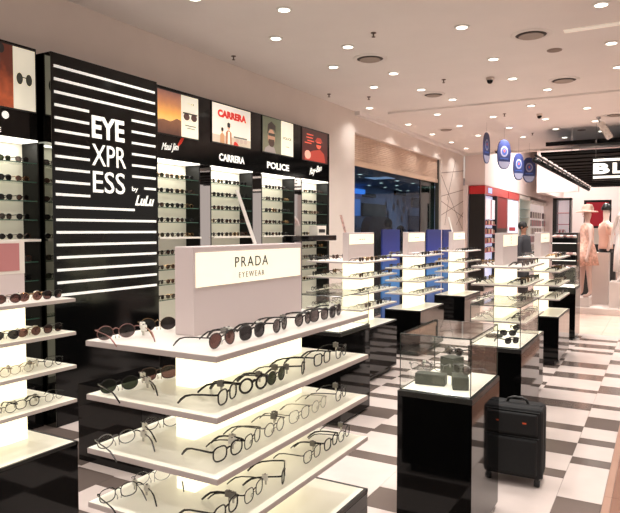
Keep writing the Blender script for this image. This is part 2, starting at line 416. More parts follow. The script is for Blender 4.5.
def glasses_meshes(shape, thick, fcol, lcol, lw=.052, lh=.042):
    key = (shape, thick, fcol, lcol, lw, lh)
    if key in GL: return GL[key]
    r = FR[thick]; fm = frame_mats[fcol]; lm = lens_mats[lcol]
    zc = lh / 2 + r + .001; xo = lw / 2 + .009
    wrap = lambda x: -.9 * x * x          # frame front curves back towards the temples
    fr = MB(); lens = []
    for sg in (-1, 1):
        pts = [(sg * (xo + x), wrap(xo + x), zc + z) for x, z in outline(shape, lw, lh)]
        fr.tube(pts, r, fm, closed=True, n=6)
        ln = MB(); poly = pts if sg > 0 else list(reversed(pts))
        n = len(poly); c = (sg * xo, wrap(xo) + .002, zc)
        vs = [c] + [Vector(p) for p in poly] + [Vector(c) - Vector((0, .0014, 0))] + [Vector(p) - Vector((0, .0014, 0)) for p in poly]
        fs = [(0, 1+i, 1+(i+1) % n) for i in range(n)] + [(n+1, n+2+(i+1) % n, n+2+i) for i in range(n)] + [(1+i, n+2+i, n+2+(i+1) % n, 1+(i+1) % n) for i in range(n)]
        ln.add(vs, fs, lm); lens.append(ln.mesh('lens'))
        # hinge end piece
        xe = lw + .009
        fr.tube([(sg*(xe-.002), wrap(xe), zc+lh*.28), (sg*(xe+.006), wrap(xe+.006), zc+lh*.30), (sg*(xe+.009), wrap(xe)-.008, zc+lh*.30)], r*1.25, fm, n=6)
        if thick in ('wire', 'thin'):
            fr.tube([(sg*.009, 0, zc-.002), (sg*.007, -.007, zc-.006), (sg*.006, -.009, zc-.012)], .0009, fm, n=4)
            fr.ball((sg*.006, -.009, zc-.014), (.0022, .002, .005), frame_mats['clear'], 6, 4)
    zb = zc + lh * .16
    fr.tube([(-.0105, 0, zb), (-.005, .0015, zb+.004), (0, .002, zb+.005), (.005, .0015, zb+.004), (.0105, 0, zb)], r*1.15, fm, n=6)
    if shape == 'aviator': fr.tube([(-.016, -.001, zc+lh*.44), (0, .001, zc+lh*.48), (.016, -.001, zc+lh*.44)], r, fm, n=6)
    tm = []
    for sg in (-1, 1):
        x = lw + .009 + .009; z = zc + lh * .30; y0 = wrap(lw+.009) - .008
        pts = [(sg*x, y0, z), (sg*(x+.001), y0-.035, z-.001), (sg*(x-.001), y0-.07, z-.004), (sg*(x-.004), y0-.092, z-.010), (sg*(x-.007), y0-.107, z-.021), (sg*(x-.010), y0-.120, .003)]
        rr = [r*1.2, r*1.15, r*1.15, r*1.5, r*1.6, r*1.3] if thick not in ('wire',) else [r, r, r, r*2, r*2.2, r*1.6]
        tm.append(MB().tube(pts, rr, fm, n=6).mesh('temple'))
    fme = fr.mesh('frame')
    for me in (fme, *tm): me.polygons.foreach_set('use_smooth', [True] * len(me.polygons))
    allm = MB()
    for me in (fme, *tm, *lens):
        for mt in me.materials:
            idx = [p for p in me.polygons if me.materials[p.material_index] == mt]
            allm.add([tuple(v.co) for v in me.vertices], [tuple(p.vertices) for p in idx], mt)
    GL[key] = (fme, lens, tm, zc, lh, lw)
    return GL[key]
def lowpoly(shape, fcol, lcol, thick):
    key = ('low', shape, fcol, lcol, thick)
    if key in GL: return GL[key]
    r = {'thin': .0024, 'medium': .003, 'thick': .0042}[thick]; lw, lh = .052, .042
    zc = lh/2 + r; xo = lw/2 + .009; mb = MB(); fm = frame_mats[fcol]; lm = lens_mats[lcol]
    for sg in (-1, 1):
        pts = [(sg*(xo+x), -.9*(xo+x)**2, zc+z) for x, z in outline(shape, lw, lh, 12)]
        mb.tube(pts, r, fm, closed=True, n=4)
        poly = [Vector(p) for p in (pts if sg > 0 else reversed(pts))]
        mb.prism(poly, (0, -.0014, 0), lm)
        x = lw+.014; z = zc+lh*.3
        mb.tube([(sg*(lw+.006), -.004, z), (sg*x, -.008, z), (sg*x, -.085, z-.004), (sg*(x-.006), -.122, .004)], r*1.1, fm, n=4)
    mb.tube([(-.0105, 0, zc+.007), (0, .002, zc+.012), (.0105, 0, zc+.007)], r*1.1, fm, n=4)
    GL[key] = mb.mesh('glasses')
    return GL[key]
tag_grey = mat('security_tag_grey', (118, 114, 108), .5); tag_white = mat('security_tag_white', (226, 224, 214), .4)
tagm = {}
for nm, m in (('grey', tag_grey), ('white', tag_white)):
    t_ = MB().box((-.006, -.019, -.009), (.006, .0, .009), m).lathe([(.0035, 0), (.0035, .003)], steel, (0, -.009, .009), 10)
    t_.box((-.002, -.010, -.024), (.002, -.004, -.009), frame_mats['clear'])
    tagm[nm] = t_.mesh('security_tag')
COLW = {'black': 'black', 'gold': 'gold wire', 'silver': 'silver', 'tortoise': 'tortoiseshell', 'clear': 'translucent', 'pink': 'rose', 'navy': 'navy'}
LENW = {'clear': 'eyeglasses', 'dark': 'dark sunglasses', 'brown': 'brown sunglasses', 'green': 'green sunglasses', 'grey': 'grey sunglasses'}
SHW = {'round': 'round', 'square': 'square', 'soft': 'rectangular', 'aviator': 'aviator', 'cat': 'upswept'}
def glasses(loc, rz, shape, thick, fcol, lcol, place, group, sec=None, side=1, lw=.052, lh=.042, scale=1.):
    name = 'eyeglasses' if lcol == 'clear' else 'sunglasses'
    fme, lens, tm, zc, lh, lw = glasses_meshes(shape, thick, fcol, lcol, lw, lh)
    t = thing(name, '%s %s %s, %s' % (COLW[fcol], SHW[shape], LENW[lcol], place), name, loc, rz, group)
    t.scale = (scale,) * 3
    link('frame', fme, t)
    for l in lens: link('lens', l, t)
    for l in tm: link('temple', l, t)
    if sec:
        link('security_tag', tagm[sec], t, (side * (lw + .018), -.030 - random.random() * .02, zc + lh * .24))
    return t
def small_glasses(loc, rz, place, group, sun=True, spec=None):
    if spec is None:
        if sun: spec = (random.choice(['soft', 'round', 'square', 'aviator', 'cat']), random.choice(['black', 'black', 'tortoise', 'gold', 'black']), random.choice(['dark', 'dark', 'grey', 'brown', 'green']), random.choice(['medium', 'thick', 'medium']))
        else: spec = (random.choice(['soft', 'round', 'square']), random.choice(['black', 'black', 'silver', 'clear', 'tortoise']), 'clear', random.choice(['thin', 'medium']))
    sh, fc, lc, th = spec
    name = 'eyeglasses' if lc == 'clear' else 'sunglasses'
    me = lowpoly(sh, fc, lc, th)
    o = link(name, me, None, loc, rz)
    tag(o, '%s %s, %s' % (COLW[fc].replace(' wire', ''), LENW[lc], place), name, group)
    return o

# ================================================================== DISPLAY STANDS
SH = [1.315, 1.150, .984, .815]; BT = .60; ST = .017
def stand(x0, y0, label, wl=0., L=.98, sign='plain', pink=False):
    t = thing('display_stand', label, 'display stand', (x0, y0, 0), 0, 'white tiered eyewear stands')
    W = .5
    MB().box((-wl, 0, .06), (W, L, BT - .014), gloss_black).build('base_cabinet', t, bevel=.003)
    MB().box((-wl + .05, .05, 0), (W - .05, L - .05, .06), soft_black).build('plinth', t)
    MB().box((-wl + .012, .012, BT - .014), (W - .012, L - .012, BT), glow_lam).box((-wl, 0, BT - .014), (-wl + .012, L, BT + .001), soft_black).box((W - .012, 0, BT - .014), (W, L, BT + .001), soft_black).box((-wl, 0, BT - .014), (W, .012, BT + .001), soft_black).box((-wl, L - .012, BT - .014), (W, L, BT + .001), soft_black).build('base_top', t)
    c0, c1, k0, k1 = .168, .245, .212, .885
    zs = [BT] + SH[::-1]
    for a, b in zip(zs[:-1], zs[1:]):
        MB().box((c0, k0, a), (c1, k1, b - ST), lightbox).build('light_panel', t, bevel=.002, label='glowing cream light panel')
    for z in SH:
        MB().box((-wl, 0, z - ST), (W, L, z - .0012), edge_lam).box((-wl + .002, .002, z - .0012), (W - .002, L - .002, z), white_lam if z > 1.3 else glow_lam).build('shelf', t, bevel=.0006)
    hd = MB().box((c0, k0, SH[0]), (c1, k1, 1.597 if x0 in (-1.52, -3.01) else 1.622), pink_lam).build('header', t, bevel=.003)
    s = MB(); sx = c1
    if pink:
        s.box((sx, k0 + .06, 1.45), (sx + .004, k1 - .03, 1.585), mat('rose_picture', (172, 112, 112), .5, emit=(180, 118, 116), es=.10))
        s.box((sx, k0 + .04, 1.435), (sx + .002, k1, 1.597), white_lam)
    else:
        up = 0 if sign == 'word' else .025
        s.box((sx, k0 + .01, 1.468 + up), (sx + .004, k1 - .018, 1.578 + up), signlit)
    sg = s.build('header_sign', t)
    tx = MB()
    if sign == 'word':
        a = lambda px, py: on_x(px, py, x0 + sx + .0045)
        p, q = a(235, 279.5 - .2), a(268.6, 252.5)
        p = a(235.2, 267.3); q = a(268, 255.7 - .6)
        zb = p[2]; zt = a(235.2, 257)[2]
        add_text(tx, 'PRADA', (sx + .004, p[1] - y0, zb), PX['right'], PX['up'], PX['out'], q[1] - p[1], zt - zb, dark_tx, .0, 0, 1.25, .001)
        p = a(239, 277.7); q = a(264.5, 274); zt = a(239, 272)[2]
        add_text(tx, 'EYEWEAR', (sx + .004, p[1] - y0, p[2]), PX['right'], PX['up'], PX['out'], q[1] - p[1], zt - p[2], grey_tx, 0, 0, 1.35, .001)
    elif sign == 'plain':
        for dy, ww in ((-.06, .04), (0, .03), (.05, .035)):
            yc = (k0 + k1) / 2 + dy
            tx.box((sx + .004, yc - ww/2, 1.54), (sx + .005, yc + ww/2, 1.552), grey_tx)
    elif sign == 'marks':
        for k in range(3):
            tx.box((sx + .004, .53, 1.512 + k * .03), (sx + .005, .56, 1.528 + k * .03), dark_tx)
    if tx.v: tx.build('lettering', sg)
    return t
A = on_x
STANDS = {}
stand(-1.52, 1.30, 'large white tiered eyewear stand with lit word sign, nearest the camera', sign='word')
stand(-3.01, 1.11, 'white tiered eyewear stand with rose picture sign at the left photo edge', sign=None, pink=True)
S = [(-3.20, 5.87, .17, 'white tiered stand beyond the front case, its header against the pale column', 'plain', 'nearest wall-row stand'),
     (-3.20, 7.68, 0, 'white tiered stand in the wall row, between two blue panels behind', 'plain', 'second wall-row stand'),
     (-3.20, 9.75, 0, 'white tiered stand farthest in the wall row, before the grooved wall', 'plain', 'farthest wall-row stand'),
     (-1.55, 5.80, 0, 'white tiered stand behind the second glass case in the middle row', 'marks', 'nearer middle-row stand'),
     (-1.56, 7.96, 0, 'white tiered stand farthest in the middle row on a black base', 'plain', 'farther middle-row stand')]
for x0, y0, wl, lab, sg, short in S:
    stand(x0, y0, lab, wl, sign=sg)

# leaning cards / plumes on the headers
def card(x, y, dz, lean_x, lean_y, w, m, label):
    mb = MB(); b = Vector((0, 0, 0)); t = Vector((lean_x, lean_y, dz))
    mb.prism([b + Vector((0, -w/2, 0)), b + Vector((0, w/2, 0)), t + Vector((0, w/2, 0)), t + Vector((0, -w/2, 0))], (.004, 0, 0), m)
    o = mb.build('display_card', loc=(x, y, 1.597 if y < 3 else 1.622)); tag(o, label, 'display card', 'cards leaning on the stand headers')
cw = mat('card_white', (235, 232, 225), .3)
card(-1.33, 1.93, .20, -.04, -.06, .018, cw, 'thin white leaning strip standing on the front stand header')
card(-3.0, 6.08, .19, -.02, -.07, .05, mat('card_red', (188, 150, 140), .4, noise=.6, nscale=25), 'small red and white card leaning on the nearest wall-row stand header')
card(-3.0, 10.05, .24, -.03, -.12, .08, cw, 'small white card leaning on the farthest wall-row stand header')

# glasses of the front stand, aisle side
GRP_F = 'glasses along the aisle edge of the front stand'
front = {
 0: [(223,'aviator','thin','black','brown'),(253,'soft','medium','black','dark'),(281,'round','medium','black','grey'),(304,'round','medium','black','grey'),(320,'soft','medium','black','grey'),(336,'soft','medium','black','dark')],
 1: [(228,'soft','medium','black','clear'),(254,'round','thick','black','clear'),(277,'round','thin','black','green'),(304,'soft','medium','black','clear'),(323,'square','medium','black','clear'),(342,'soft','thin','black','clear')],
 2: [(228,'soft','medium','black','clear'),(253,'soft','thin','black','clear'),(275,'round','thin','silver','clear'),(300,'soft','wire','black','clear'),(320,'round','thin','clear','clear'),(342,'soft','thin','black','clear')],
 3: [(226,'soft','medium','black','clear'),(254,'soft','thin','black','clear'),(284,'square','medium','black','clear'),(313,'soft','thin','black','clear'),(332,'soft','medium','black','clear'),(346,'soft','thin','black','clear')]}
yaws = {0: (2,-2,12,4,-4,8), 1: (12,-8,6,26,0,8), 2: (-6,12,2,-4,4,8), 3: (4,8,28,0,4,6)}
shn = ['top', 'second', 'third', 'lowest']
for s, row in front.items():
    z = SH[s] + .0005
    for i, (px, sh, th, fc, lc) in enumerate(row):
        X = -1.085
        y = on_x(px, 300, X)[1]
        y = min(max(y, 1.385), 2.2)
        glasses((X, y, z), R(-90 + yaws[s][i]), sh, th, fc, lc, '%s from the near end, %s shelf, front stand aisle edge' % (ORD[i], shn[s]), GRP_F,
                random.choice(['grey', 'grey', 'white']) if i != 4 else None, random.choice((-1, 1)) if i else -1)
GRP_B = 'glasses along the wall-side edge of the front stand'
back = {0: [(116,'round','wire','pink','grey'),(158,'round','wire','gold','dark')], 1: [(119,'round','thin','black','green'),(159,'soft','thin','tortoise','brown')],
        2: [(116,'round','thin','silver','clear'),(161,'round','thin','black','clear')], 3: [(118,'soft','thin','black','clear'),(152,'round','wire','silver','clear')]}
for s, row in back.items():
    for i, (px, sh, th, fc, lc) in enumerate(row):
        y = on_x(px, 335 + 50 * s, -1.45)[1]
        glasses((-1.45, y, SH[s] + .0005), R((72, 62)[i]), sh, th, fc, lc, '%s from the near end, %s shelf, front stand wall edge' % (ORD[i], shn[s]), GRP_B, 'white', -1 if i else 1)
# left stand
GRP_L = 'glasses along the aisle edge of the left stand'
left = {0: [(8,'round','thin','black','brown'),(31,'round','thin','gold','brown'),(58,'soft','thin','black','brown')], 1: [(5,'aviator','thin','navy','dark'),(29,'round','wire','gold','brown'),(54,'soft','thin','black','brown')],
        2: [(-4,'round','wire','gold','clear'),(21,'round','wire','gold','clear'),(54,'round','thin','black','clear')], 3: [(1,'round','thin','black','clear'),(26,'soft','medium','black','clear'),(55,'round','wire','black','clear')]}
for s, row in left.items():
    for i, (px, sh, th, fc, lc) in enumerate(row):
        X = -2.575; y = on_x(px, 300, X)[1]
        y = min(y, 2.01)
        glasses((X, y, SH[s] + .0005), R(-90 - (14, 4, -8)[i]), sh, th, fc, lc, '%s from the photo edge, %s shelf, left stand' % (ORD[i], shn[s]), GRP_L, ('white', 'grey', 'white')[i] if s != 1 or i != 1 else None, -1 if i < 2 else 1, scale=.96)
# small ones on the further stands
for x0, y0, wl, lab, sg, short in S:
    for s in range(4):
        sun = s in (0, 1)
        n = 6
        for i in range(n):
            yy = y0 + .10 + i * (.80 / (n - 1)) + random.uniform(-.015, .015)
            small_glasses((x0 + .445, yy, SH[s] + .0005), R(-90 + random.uniform(-14, 14)), '%s from near end, %s shelf aisle edge, %s' % (ORD[i], shn[s], short), 'glasses on the ' + short, sun if random.random() > .15 else not sun)
        n2 = 4
        for i in range(n2):
            yy = y0 + .10 + i * .25 + random.uniform(-.02, .02)
            small_glasses((x0 - wl + .042, yy, SH[s] + .0005), R(90 + random.uniform(-14, 14)), '%s from near end, %s shelf wall edge, %s' % (ORD[i], shn[s], short), 'glasses on the ' + short, sun)

# ================================================================== GLASS CASES
def glass_case(x0, y0, w, l, label, hb=.79, hg=.30):
    t = thing('glass_showcase', label, 'showcase', (x0, y0, 0), 0, 'black pedestals with glass cases')
    MB().box((0, 0, .03), (w, l, hb - .03), gloss_black).build('pedestal', t, bevel=.002)
    MB().box((.03, .03, 0), (w - .03, l - .03, .03), soft_black).build('plinth', t)
    MB().box((0, 0, hb - .03), (w, l, hb - .001), soft_black).build('pedestal_rim', t, bevel=.002)
    MB().box((.018, .018, hb - .001), (w - .018, l - .018, hb + .004), lit('case_floor', (238, 232, 218), .35)).build('display_floor', t)
    g = .012; T = .008; zt = hb + hg
    a, b, c, d = g, w - g, g, l - g
    for (p, q) in (((a, c, hb), (a + T, d, zt)), ((b - T, c, hb), (b, d, zt)), ((a + T, c, hb), (b - T, c + T, zt)), ((a + T, d - T, hb), (b - T, d, zt))):
        MB().box(p, q, glass).build('side_pane', t)
    MB().box((a, c, zt), (b, d, zt + T), case_top).build('top_pane', t)
    e = MB(); r = .0035
    for (p, q) in (((a,c),(b,c)), ((b,c),(b,d)), ((b,d),(a,d)), ((a,d),(a,c))):
        e.tube([(p[0], p[1], zt + T/2), (q[0], q[1], zt + T/2)], r, dark_edge, n=4)
        e.tube([(p[0], p[1], hb + .004), (q[0], q[1], hb + .004)], r, dark_edge, n=4)
        e.tube([(p[0], p[1], hb), (p[0], p[1], zt)], r * .8, dark_edge, n=4)
    e.build('edge_strips', t)
    return t
glass_case(-1.225, 3.12, .405, .605, 'black gloss pedestal with glass case of dark blocks, beside the suitcase')
glass_case(-2.735, 4.60, .425, .60, 'black gloss pedestal with glass case behind the large front stand')
glass_case(-1.245, 4.60, .385, .76, 'black gloss pedestal with glass case behind the suitcase')
glass_case(-1.50, 9.95, .40, .60, 'black gloss pedestal farthest down the middle row')
# low gloss cabinet behind the front stand
o = MB().box((-3.62, 3.02, 0), (-3.0, 3.7, .55), gloss_black).build('low_cabinet', bevel=.003)
tag(o, 'low gloss black cabinet between the front stand and the striped panel', 'cabinet')

blockm = mat('grey_green_block', (56, 58, 50), .55, noise=.06, nscale=30)
def block(px, py, w, l, h, rz, label, z=.794):
    x, y, _ = on_z(px, py, z)
    mb = MB(); mb.prism([(-w/2, -l/2, 0), (w/2, -l/2, 0), (w/2, l/2, 0), (-w/2, l/2, 0)], (0, 0, h * .9), blockm)
    mb.prism([(-w/2, -l/2, h*.9), (w/2, -l/2, h*.9), (w/2, l/2, h*.9), (-w/2, l/2, h*.9)], (0, 0, h * .1), mat('block_top', (70, 72, 64), .5))
    o = mb.build('display_block', loc=(x, y, z + .0005), rz=rz, bevel=.004)
    tag(o, label, 'display block', 'grey-green display blocks in the cases')
    return x, y, z + h + .001
GC = 'glasses in the near glass case'
bx, by, bz = block(431, 384, .165, .075, .062, R(6), 'long grey-green display block at the left of the near glass case')
glasses((bx - .005, by + .045, bz), R(180), 'soft', 'medium', 'silver', 'clear', 'lying on the long block, near glass case', GC, 'white', 1)
bx, by, bz = block(460, 388, .085, .12, .072, R(20), 'square grey-green display block at the right of the near glass case')
glasses((bx, by + .02, bz), R(150), 'soft', 'thick', 'silver', 'grey', 'standing on the square block, near glass case', GC)
bx, by, bz = block(452, 374, .10, .10, .105, R(-25), 'tall rear grey-green display block in the near glass case')
glasses((bx, by + .03, bz), R(165), 'round', 'thick', 'silver', 'grey', 'standing on the tall rear block, near glass case', GC)
x, y, _ = on_z(421, 370, .795)
glasses((x, y, .7945), R(200), 'round', 'thin', 'silver', 'clear', 'on the case floor, rear left, near glass case', GC)
for i, (px, py, sh) in enumerate([(494,337.5,'oval'), (508,336,'b'), (512,344,'c')]):
    x, y, _ = on_z(px, py, .794)
    if i == 0:
        mb = MB().lathe([(.001, 0), (.055, .003), (.06, .012), (.055, .026), (.001, .034)], blockm, n=20)
        o = mb.build('eyewear_case', loc=(x, y, .7945), rz=R(20), smooth=True); o.scale = (1.15, .5, 1); tag(o, 'oval dark eyewear case lying in the middle glass case', 'eyewear case')
    else:
        glasses((x, y, .7945), R(170 + 30 * i), 'soft', 'thick', 'black', 'dark', '%s in the glass case behind the suitcase' % ('rear' if i == 1 else 'front'), 'sunglasses in the middle glass case')
x, y, _ = on_z(523, 331, .794)
glasses((x - .02, y, .7945), R(200), 'round', 'thick', 'black', 'dark', 'far right in the glass case behind the suitcase', 'sunglasses in the middle glass case')
for i in range(3):
    glasses((-2.52, 4.74 + i * .17, .7945), R(-80 - 10 * i), 'soft', 'thin', 'silver', 'clear', '%s in the case behind the front stand' % ORD[i], 'eyeglasses in the left glass case')

# ================================================================== WALL DISPLAY
FX, BX = -4.50, -4.695
zsh = [2.20, 2.045, 1.89, 1.735]; zlow = [1.39, 1.235, 1.08, .92]
LEDGE = 1.575
def bay(y0, y1, hy0, hy1, label, word=None):
    t = thing('wall_display_bay', label, 'wall display', (FX, y0, 0), 0, 'backlit eyewear bays of the display wall')
    w = y1 - y0; d = BX - FX
    MB().box((d - .02, 0, .35), (d, w, 2.37), backlit).build('back_panel', t)
    MB().box((d - .02, hy0 - y0, 2.385), (0, hy1 - y0, 3.13), panel_black).build('header_board', t)
    nsd = mat('niche_side', (9, 9, 8), .55, spec=.25)
    MB().box((d - .02, -.015, .35), (0, 0, 2.37), nsd).build('side_panel', t)
    MB().box((d - .02, w, .35), (0, w + .015, 2.37), nsd).build('side_panel', t)
    MB().box((d - .02, -.015, 0), (.0, w + .015, .35), gloss_black).build('plinth', t)
    MB().box((d, 0, 2.37), (.01, w, 2.385), strip_m).build('light_strip', t, label='glowing white light strip')
    MB().box((d, 0, LEDGE - .02), (.03, w, LEDGE), white_lam).build('ledge', t, bevel=.002)
    for z in zsh + zlow:
        MB().box((d, .003, z - .008), (-.012, w - .003, z), shelf_glass).box((-.012, .003, z - .008), (-.008, w - .003, z), glass_edge).build('glass_shelf', t)
    lo = bpy.data.objects.new('strip_lamp', bay_lamp(w)); COL.objects.link(lo); lo.parent = t
    lo.location = (d * .45, w / 2, 2.362)
    return t
def bay_lamp(w):
    l = bpy.data.lights.new('strip', 'AREA'); l.shape = 'RECTANGLE'; l.size = .10; l.size_y = w * .9; l.energy = 5 * w; l.color = (1, .97, .88)
    return l
bays = [(2.55, 3.385, 2.2, 3.39, 'backlit bay left of the striped panel, at the left photo edge', 'leftmost wall bay'),
        (4.78, 5.446, 4.66, 5.55, 'backlit wall bay under the sunset poster, right of the striped panel', 'bay under the sunset poster'),
        (5.66, 6.474, 5.55, 6.585, 'backlit wall bay under the red-lettered poster', 'bay under the red-lettered poster'),
        (6.70, 7.50, 6.585, 7.61, 'backlit wall bay under the bearded man poster', 'bay under the bearded man poster'),
        (7.72, 8.50, 7.61, 8.53, 'backlit wall bay under the dark red poster, last before the column', 'bay under the dark red poster')]
for i, (y0, y1, h0, h1, lab, short) in enumerate(bays):
    t = bay(y0, y1, h0, h1, lab)
    rows = [(z, False) for z in zsh] + [(LEDGE, False)]
    if i in (1, 4): rows += [(z, True) for z in zlow]
    if i == 0: rows += [(zlow[0], True), (zlow[1], True)]
    for r_i, (z, low) in enumerate(rows):
        ys = [y1 - .10 - k * .158 for k in range(int((y1 - y0 - .1) / .158) + 1) if y1 - .10 - k * .158 > y0 + .07]
        if i == 0: ys = ys[:3]
        ys = sorted(ys)
        for k, yy in enumerate(ys):
            small_glasses((FX - .055, yy, z + .0006), R(-90 + random.uniform(-10, 10)), '%s from left, %s shelf down, %s' % (ORD[k], ORD[r_i], short), 'sunglasses in the ' + short, True)
# mirror piers
for y0, y1, lab in [(5.463, 5.643, 'left of the red-lettered poster bay'), (6.491, 6.683, 'left of the bearded man poster bay'), (7.517, 7.703, 'left of the dark red poster bay')]:
    o = MB().box((BX, y0, 0), (FX - .002, y1, 2.385), mirror_m).build('mirror_pier'); tag(o, 'narrow mirrored pier, ' + lab, 'mirror', 'mirror piers of the display wall')
o = MB().box((BX - .02, 8.532, 0), (FX, 8.56, 3.13), panel_black).build('end_panel', bevel=.002); tag(o, 'black end panel closing the display wall before the pale column', 'panel')

# striped panel
EX = -4.36
ep = thing('striped_panel', 'tall black panel with white stripes and large shop lettering', 'sign panel', (0, 0, 0))
MB().box((-4.69, 3.422, 0), (EX, 4.645, 3.105), panel_black).build('board', ep, bevel=.003)
MB().box((-4.68, 3.418, 0), (EX - .004, 3.422, 3.09), mat('smoked_mirror', (120, 122, 116), .03, metal=1)).build('smoked_mirror_side', ep)
sm = MB()
yL, yR = 3.447, 4.61
zt = 2.997; n = 0
pitch_ = (2.997 - 1.045) / 18.5
pitch_ = .1049
ySL, ySR, yBY, yQ = 3.80, 4.30, 4.455, 4.325
def strp(ya, yb, k): z = zt - k * pitch_; sm.box((EX, ya, z - .014), (EX + .006, yb, z + .008), stripe_m)
for k in range(19):
    if k < 3 or k > 11: strp(yL, yR, k)
    elif k == 11: strp(yL, yQ, k)
    else:
        strp(yL, ySL, k)
        if k < 9: strp(ySR, yR, k)
        elif k == 9: strp(yBY, yR, k)
sm.build('stripes', ep)
tx = MB()
def px_text(mb, body, x0, x1, ytop_l, ybot_l, X, m, bold=0, shear=0, space=1., slope=0., base=None):
    p = on_x(x0, ybot_l, X); q = on_x(x0, ytop_l, X); y1 = on_x(x1, 200, X)[1]
    add_text(mb, body, (X, p[1], p[2]), PX['right'], PX['up'], PX['out'], y1 - p[1], q[2] - p[2], m, bold, shear, space, .004, slope)
px_text(tx, 'EYE', 91.8, 125, 115, 137.5, EX, white_tx, .028)
px_text(tx, 'XPR', 92, 126.3, 143.5, 165, EX, white_tx, 0.004)
px_text(tx, 'ESS', 93, 125, 170.5, 192.5, EX, white_tx, 0.004)
px_text(tx, 'by', 132, 138, 186.5, 192.5, EX, white_tx, 0.01)
px_text(tx, 'LuLu', 135, 154, 195, 205.5, EX, white_tx, .03, .4)
tx.build('lettering', ep)

# brand lettering on the header boards
HX = FX + .001
def wall_text(body, x0, x1, yt, yb, m, label, bold=.0, shear=0., slope=0., extra=None, name='brand_lettering'):
    mb = MB(); px_text(mb, body, x0, x1, yt, yb, HX, m, bold, shear, 1., slope)
    if extra: extra(mb)
    o = mb.build(name); tag(o, label, 'sign', 'raised lettering on the display wall')
def wing(mb):
    p = Vector(on_x(178, 147, HX))
    for k in range(4):
        a = p + Vector((0, .015 * k, .02 * k))
        mb.prism([a, a + Vector((0, .06, .05)), a + Vector((0, .05, .075)), a + Vector((0, -.005, .03))], (.004, 0, 0), mat('wing_red', (196, 62, 44), .5, emit=(196, 62, 44), es=.3))
wall_text('Maui Jim', 161.5, 179, 142.5, 152, white_tx, 'white script lettering with red wing mark under the sunset poster', 0, .45, .08, wing)
wall_text('CARRERA', 219, 244.6, 153, 160.5, white_tx, 'bold white capital lettering under the red-lettered poster', .03)
wall_text('POLICE', 267, 289, 161.3, 168, white_tx, 'bold white capital lettering under the bearded man poster', .03)
wall_text('Ray-Ban', 309.5, 321.5, 168.5, 177, white_tx, 'white script lettering under the dark red poster', 0, .45, .25)
mb = MB(); px_text(mb, 'E', -2.5, 2.3, 126.5, 131.5, HX, white_tx, .02)
o = mb.build('brand_lettering'); tag(o, 'white capital letter on the header at the left photo edge', 'sign', 'raised lettering on the display wall')
mb = MB(); c = Vector(on_x(5.2, 114.8, HX))
mb.lathe([(.001, 0), (.026, 0), (.026, .001), (.001, .001)], grey_tx, c, 20, Matrix.Rotation(PI/2, 4, 'Y'))
mb.lathe([(.026, 0), (.030, 0), (.030, .004), (.026, .004)], white_tx, c, 20, Matrix.Rotation(PI/2, 4, 'Y'))
for k in range(6):
    a = k * PI / 3; d = Vector((0, math.cos(a), math.sin(a)))
    mb.tube([c + Vector((.002, 0, 0)), c + d * .02 + Vector((.002, 0, 0))], .003, white_tx, n=4)
o = mb.build('brand_emblem'); tag(o, 'small round white emblem on the header at the left photo edge', 'sign')

# posters
def poster(x0, x1, yt, yb, label, draw):
    a = on_x(x0, yt, FX + .012); b = on_x(x0, yb, FX + .012); y1 = on_x(x1, yt, FX + .012)[1]
    y0 = a[1]; z1 = a[2]; z0 = b[2]
    t = thing('light_box_poster', label, 'poster', (FX, y0, z0), 0, 'backlit posters above the wall bays')
    w, h = y1 - y0, z1 - z0
    MB().box((.0002, -.012, -.012), (.010, w + .012, h + .012), soft_black).build('frame', t)
    mb = MB(); draw(mb, w, h, Quad(mb))
    mb.build('picture', t)
class Quad:
    def __init__(s, mb): s.mb = mb; s.l = 0
    def rect(s, y0, z0, y1, z1, m): s.poly([(y0, z0), (y1, z0), (y1, z1), (y0, z1)], m)
    def poly(s, pts, m):
        x = .010 + s.l * .0006; s.l += 1
        s.mb.prism([(x, p[0], p[1]) for p in pts], (.0006, 0, 0), m)
    def oval(s, y, z, ry, rz, m, n=18): s.poly([(y + ry * math.cos(2*PI*k/n), z + rz * math.sin(2*PI*k/n)) for k in range(n)], m)
    def text(s, body, y, z, w, h, m, bold=0, shear=0):
        x = .010 + s.l * .0006; s.l += 1
        add_text(s.mb, body, (x, y, z), PX['right'], PX['up'], PX['out'], w, h, m, bold, shear, 1., .0006)
E_ = .42
pw = lit('poster_white', (238, 234, 214), .42)
def pm(name, rgb, es=E_): return lit('poster_' + name, rgb, es)
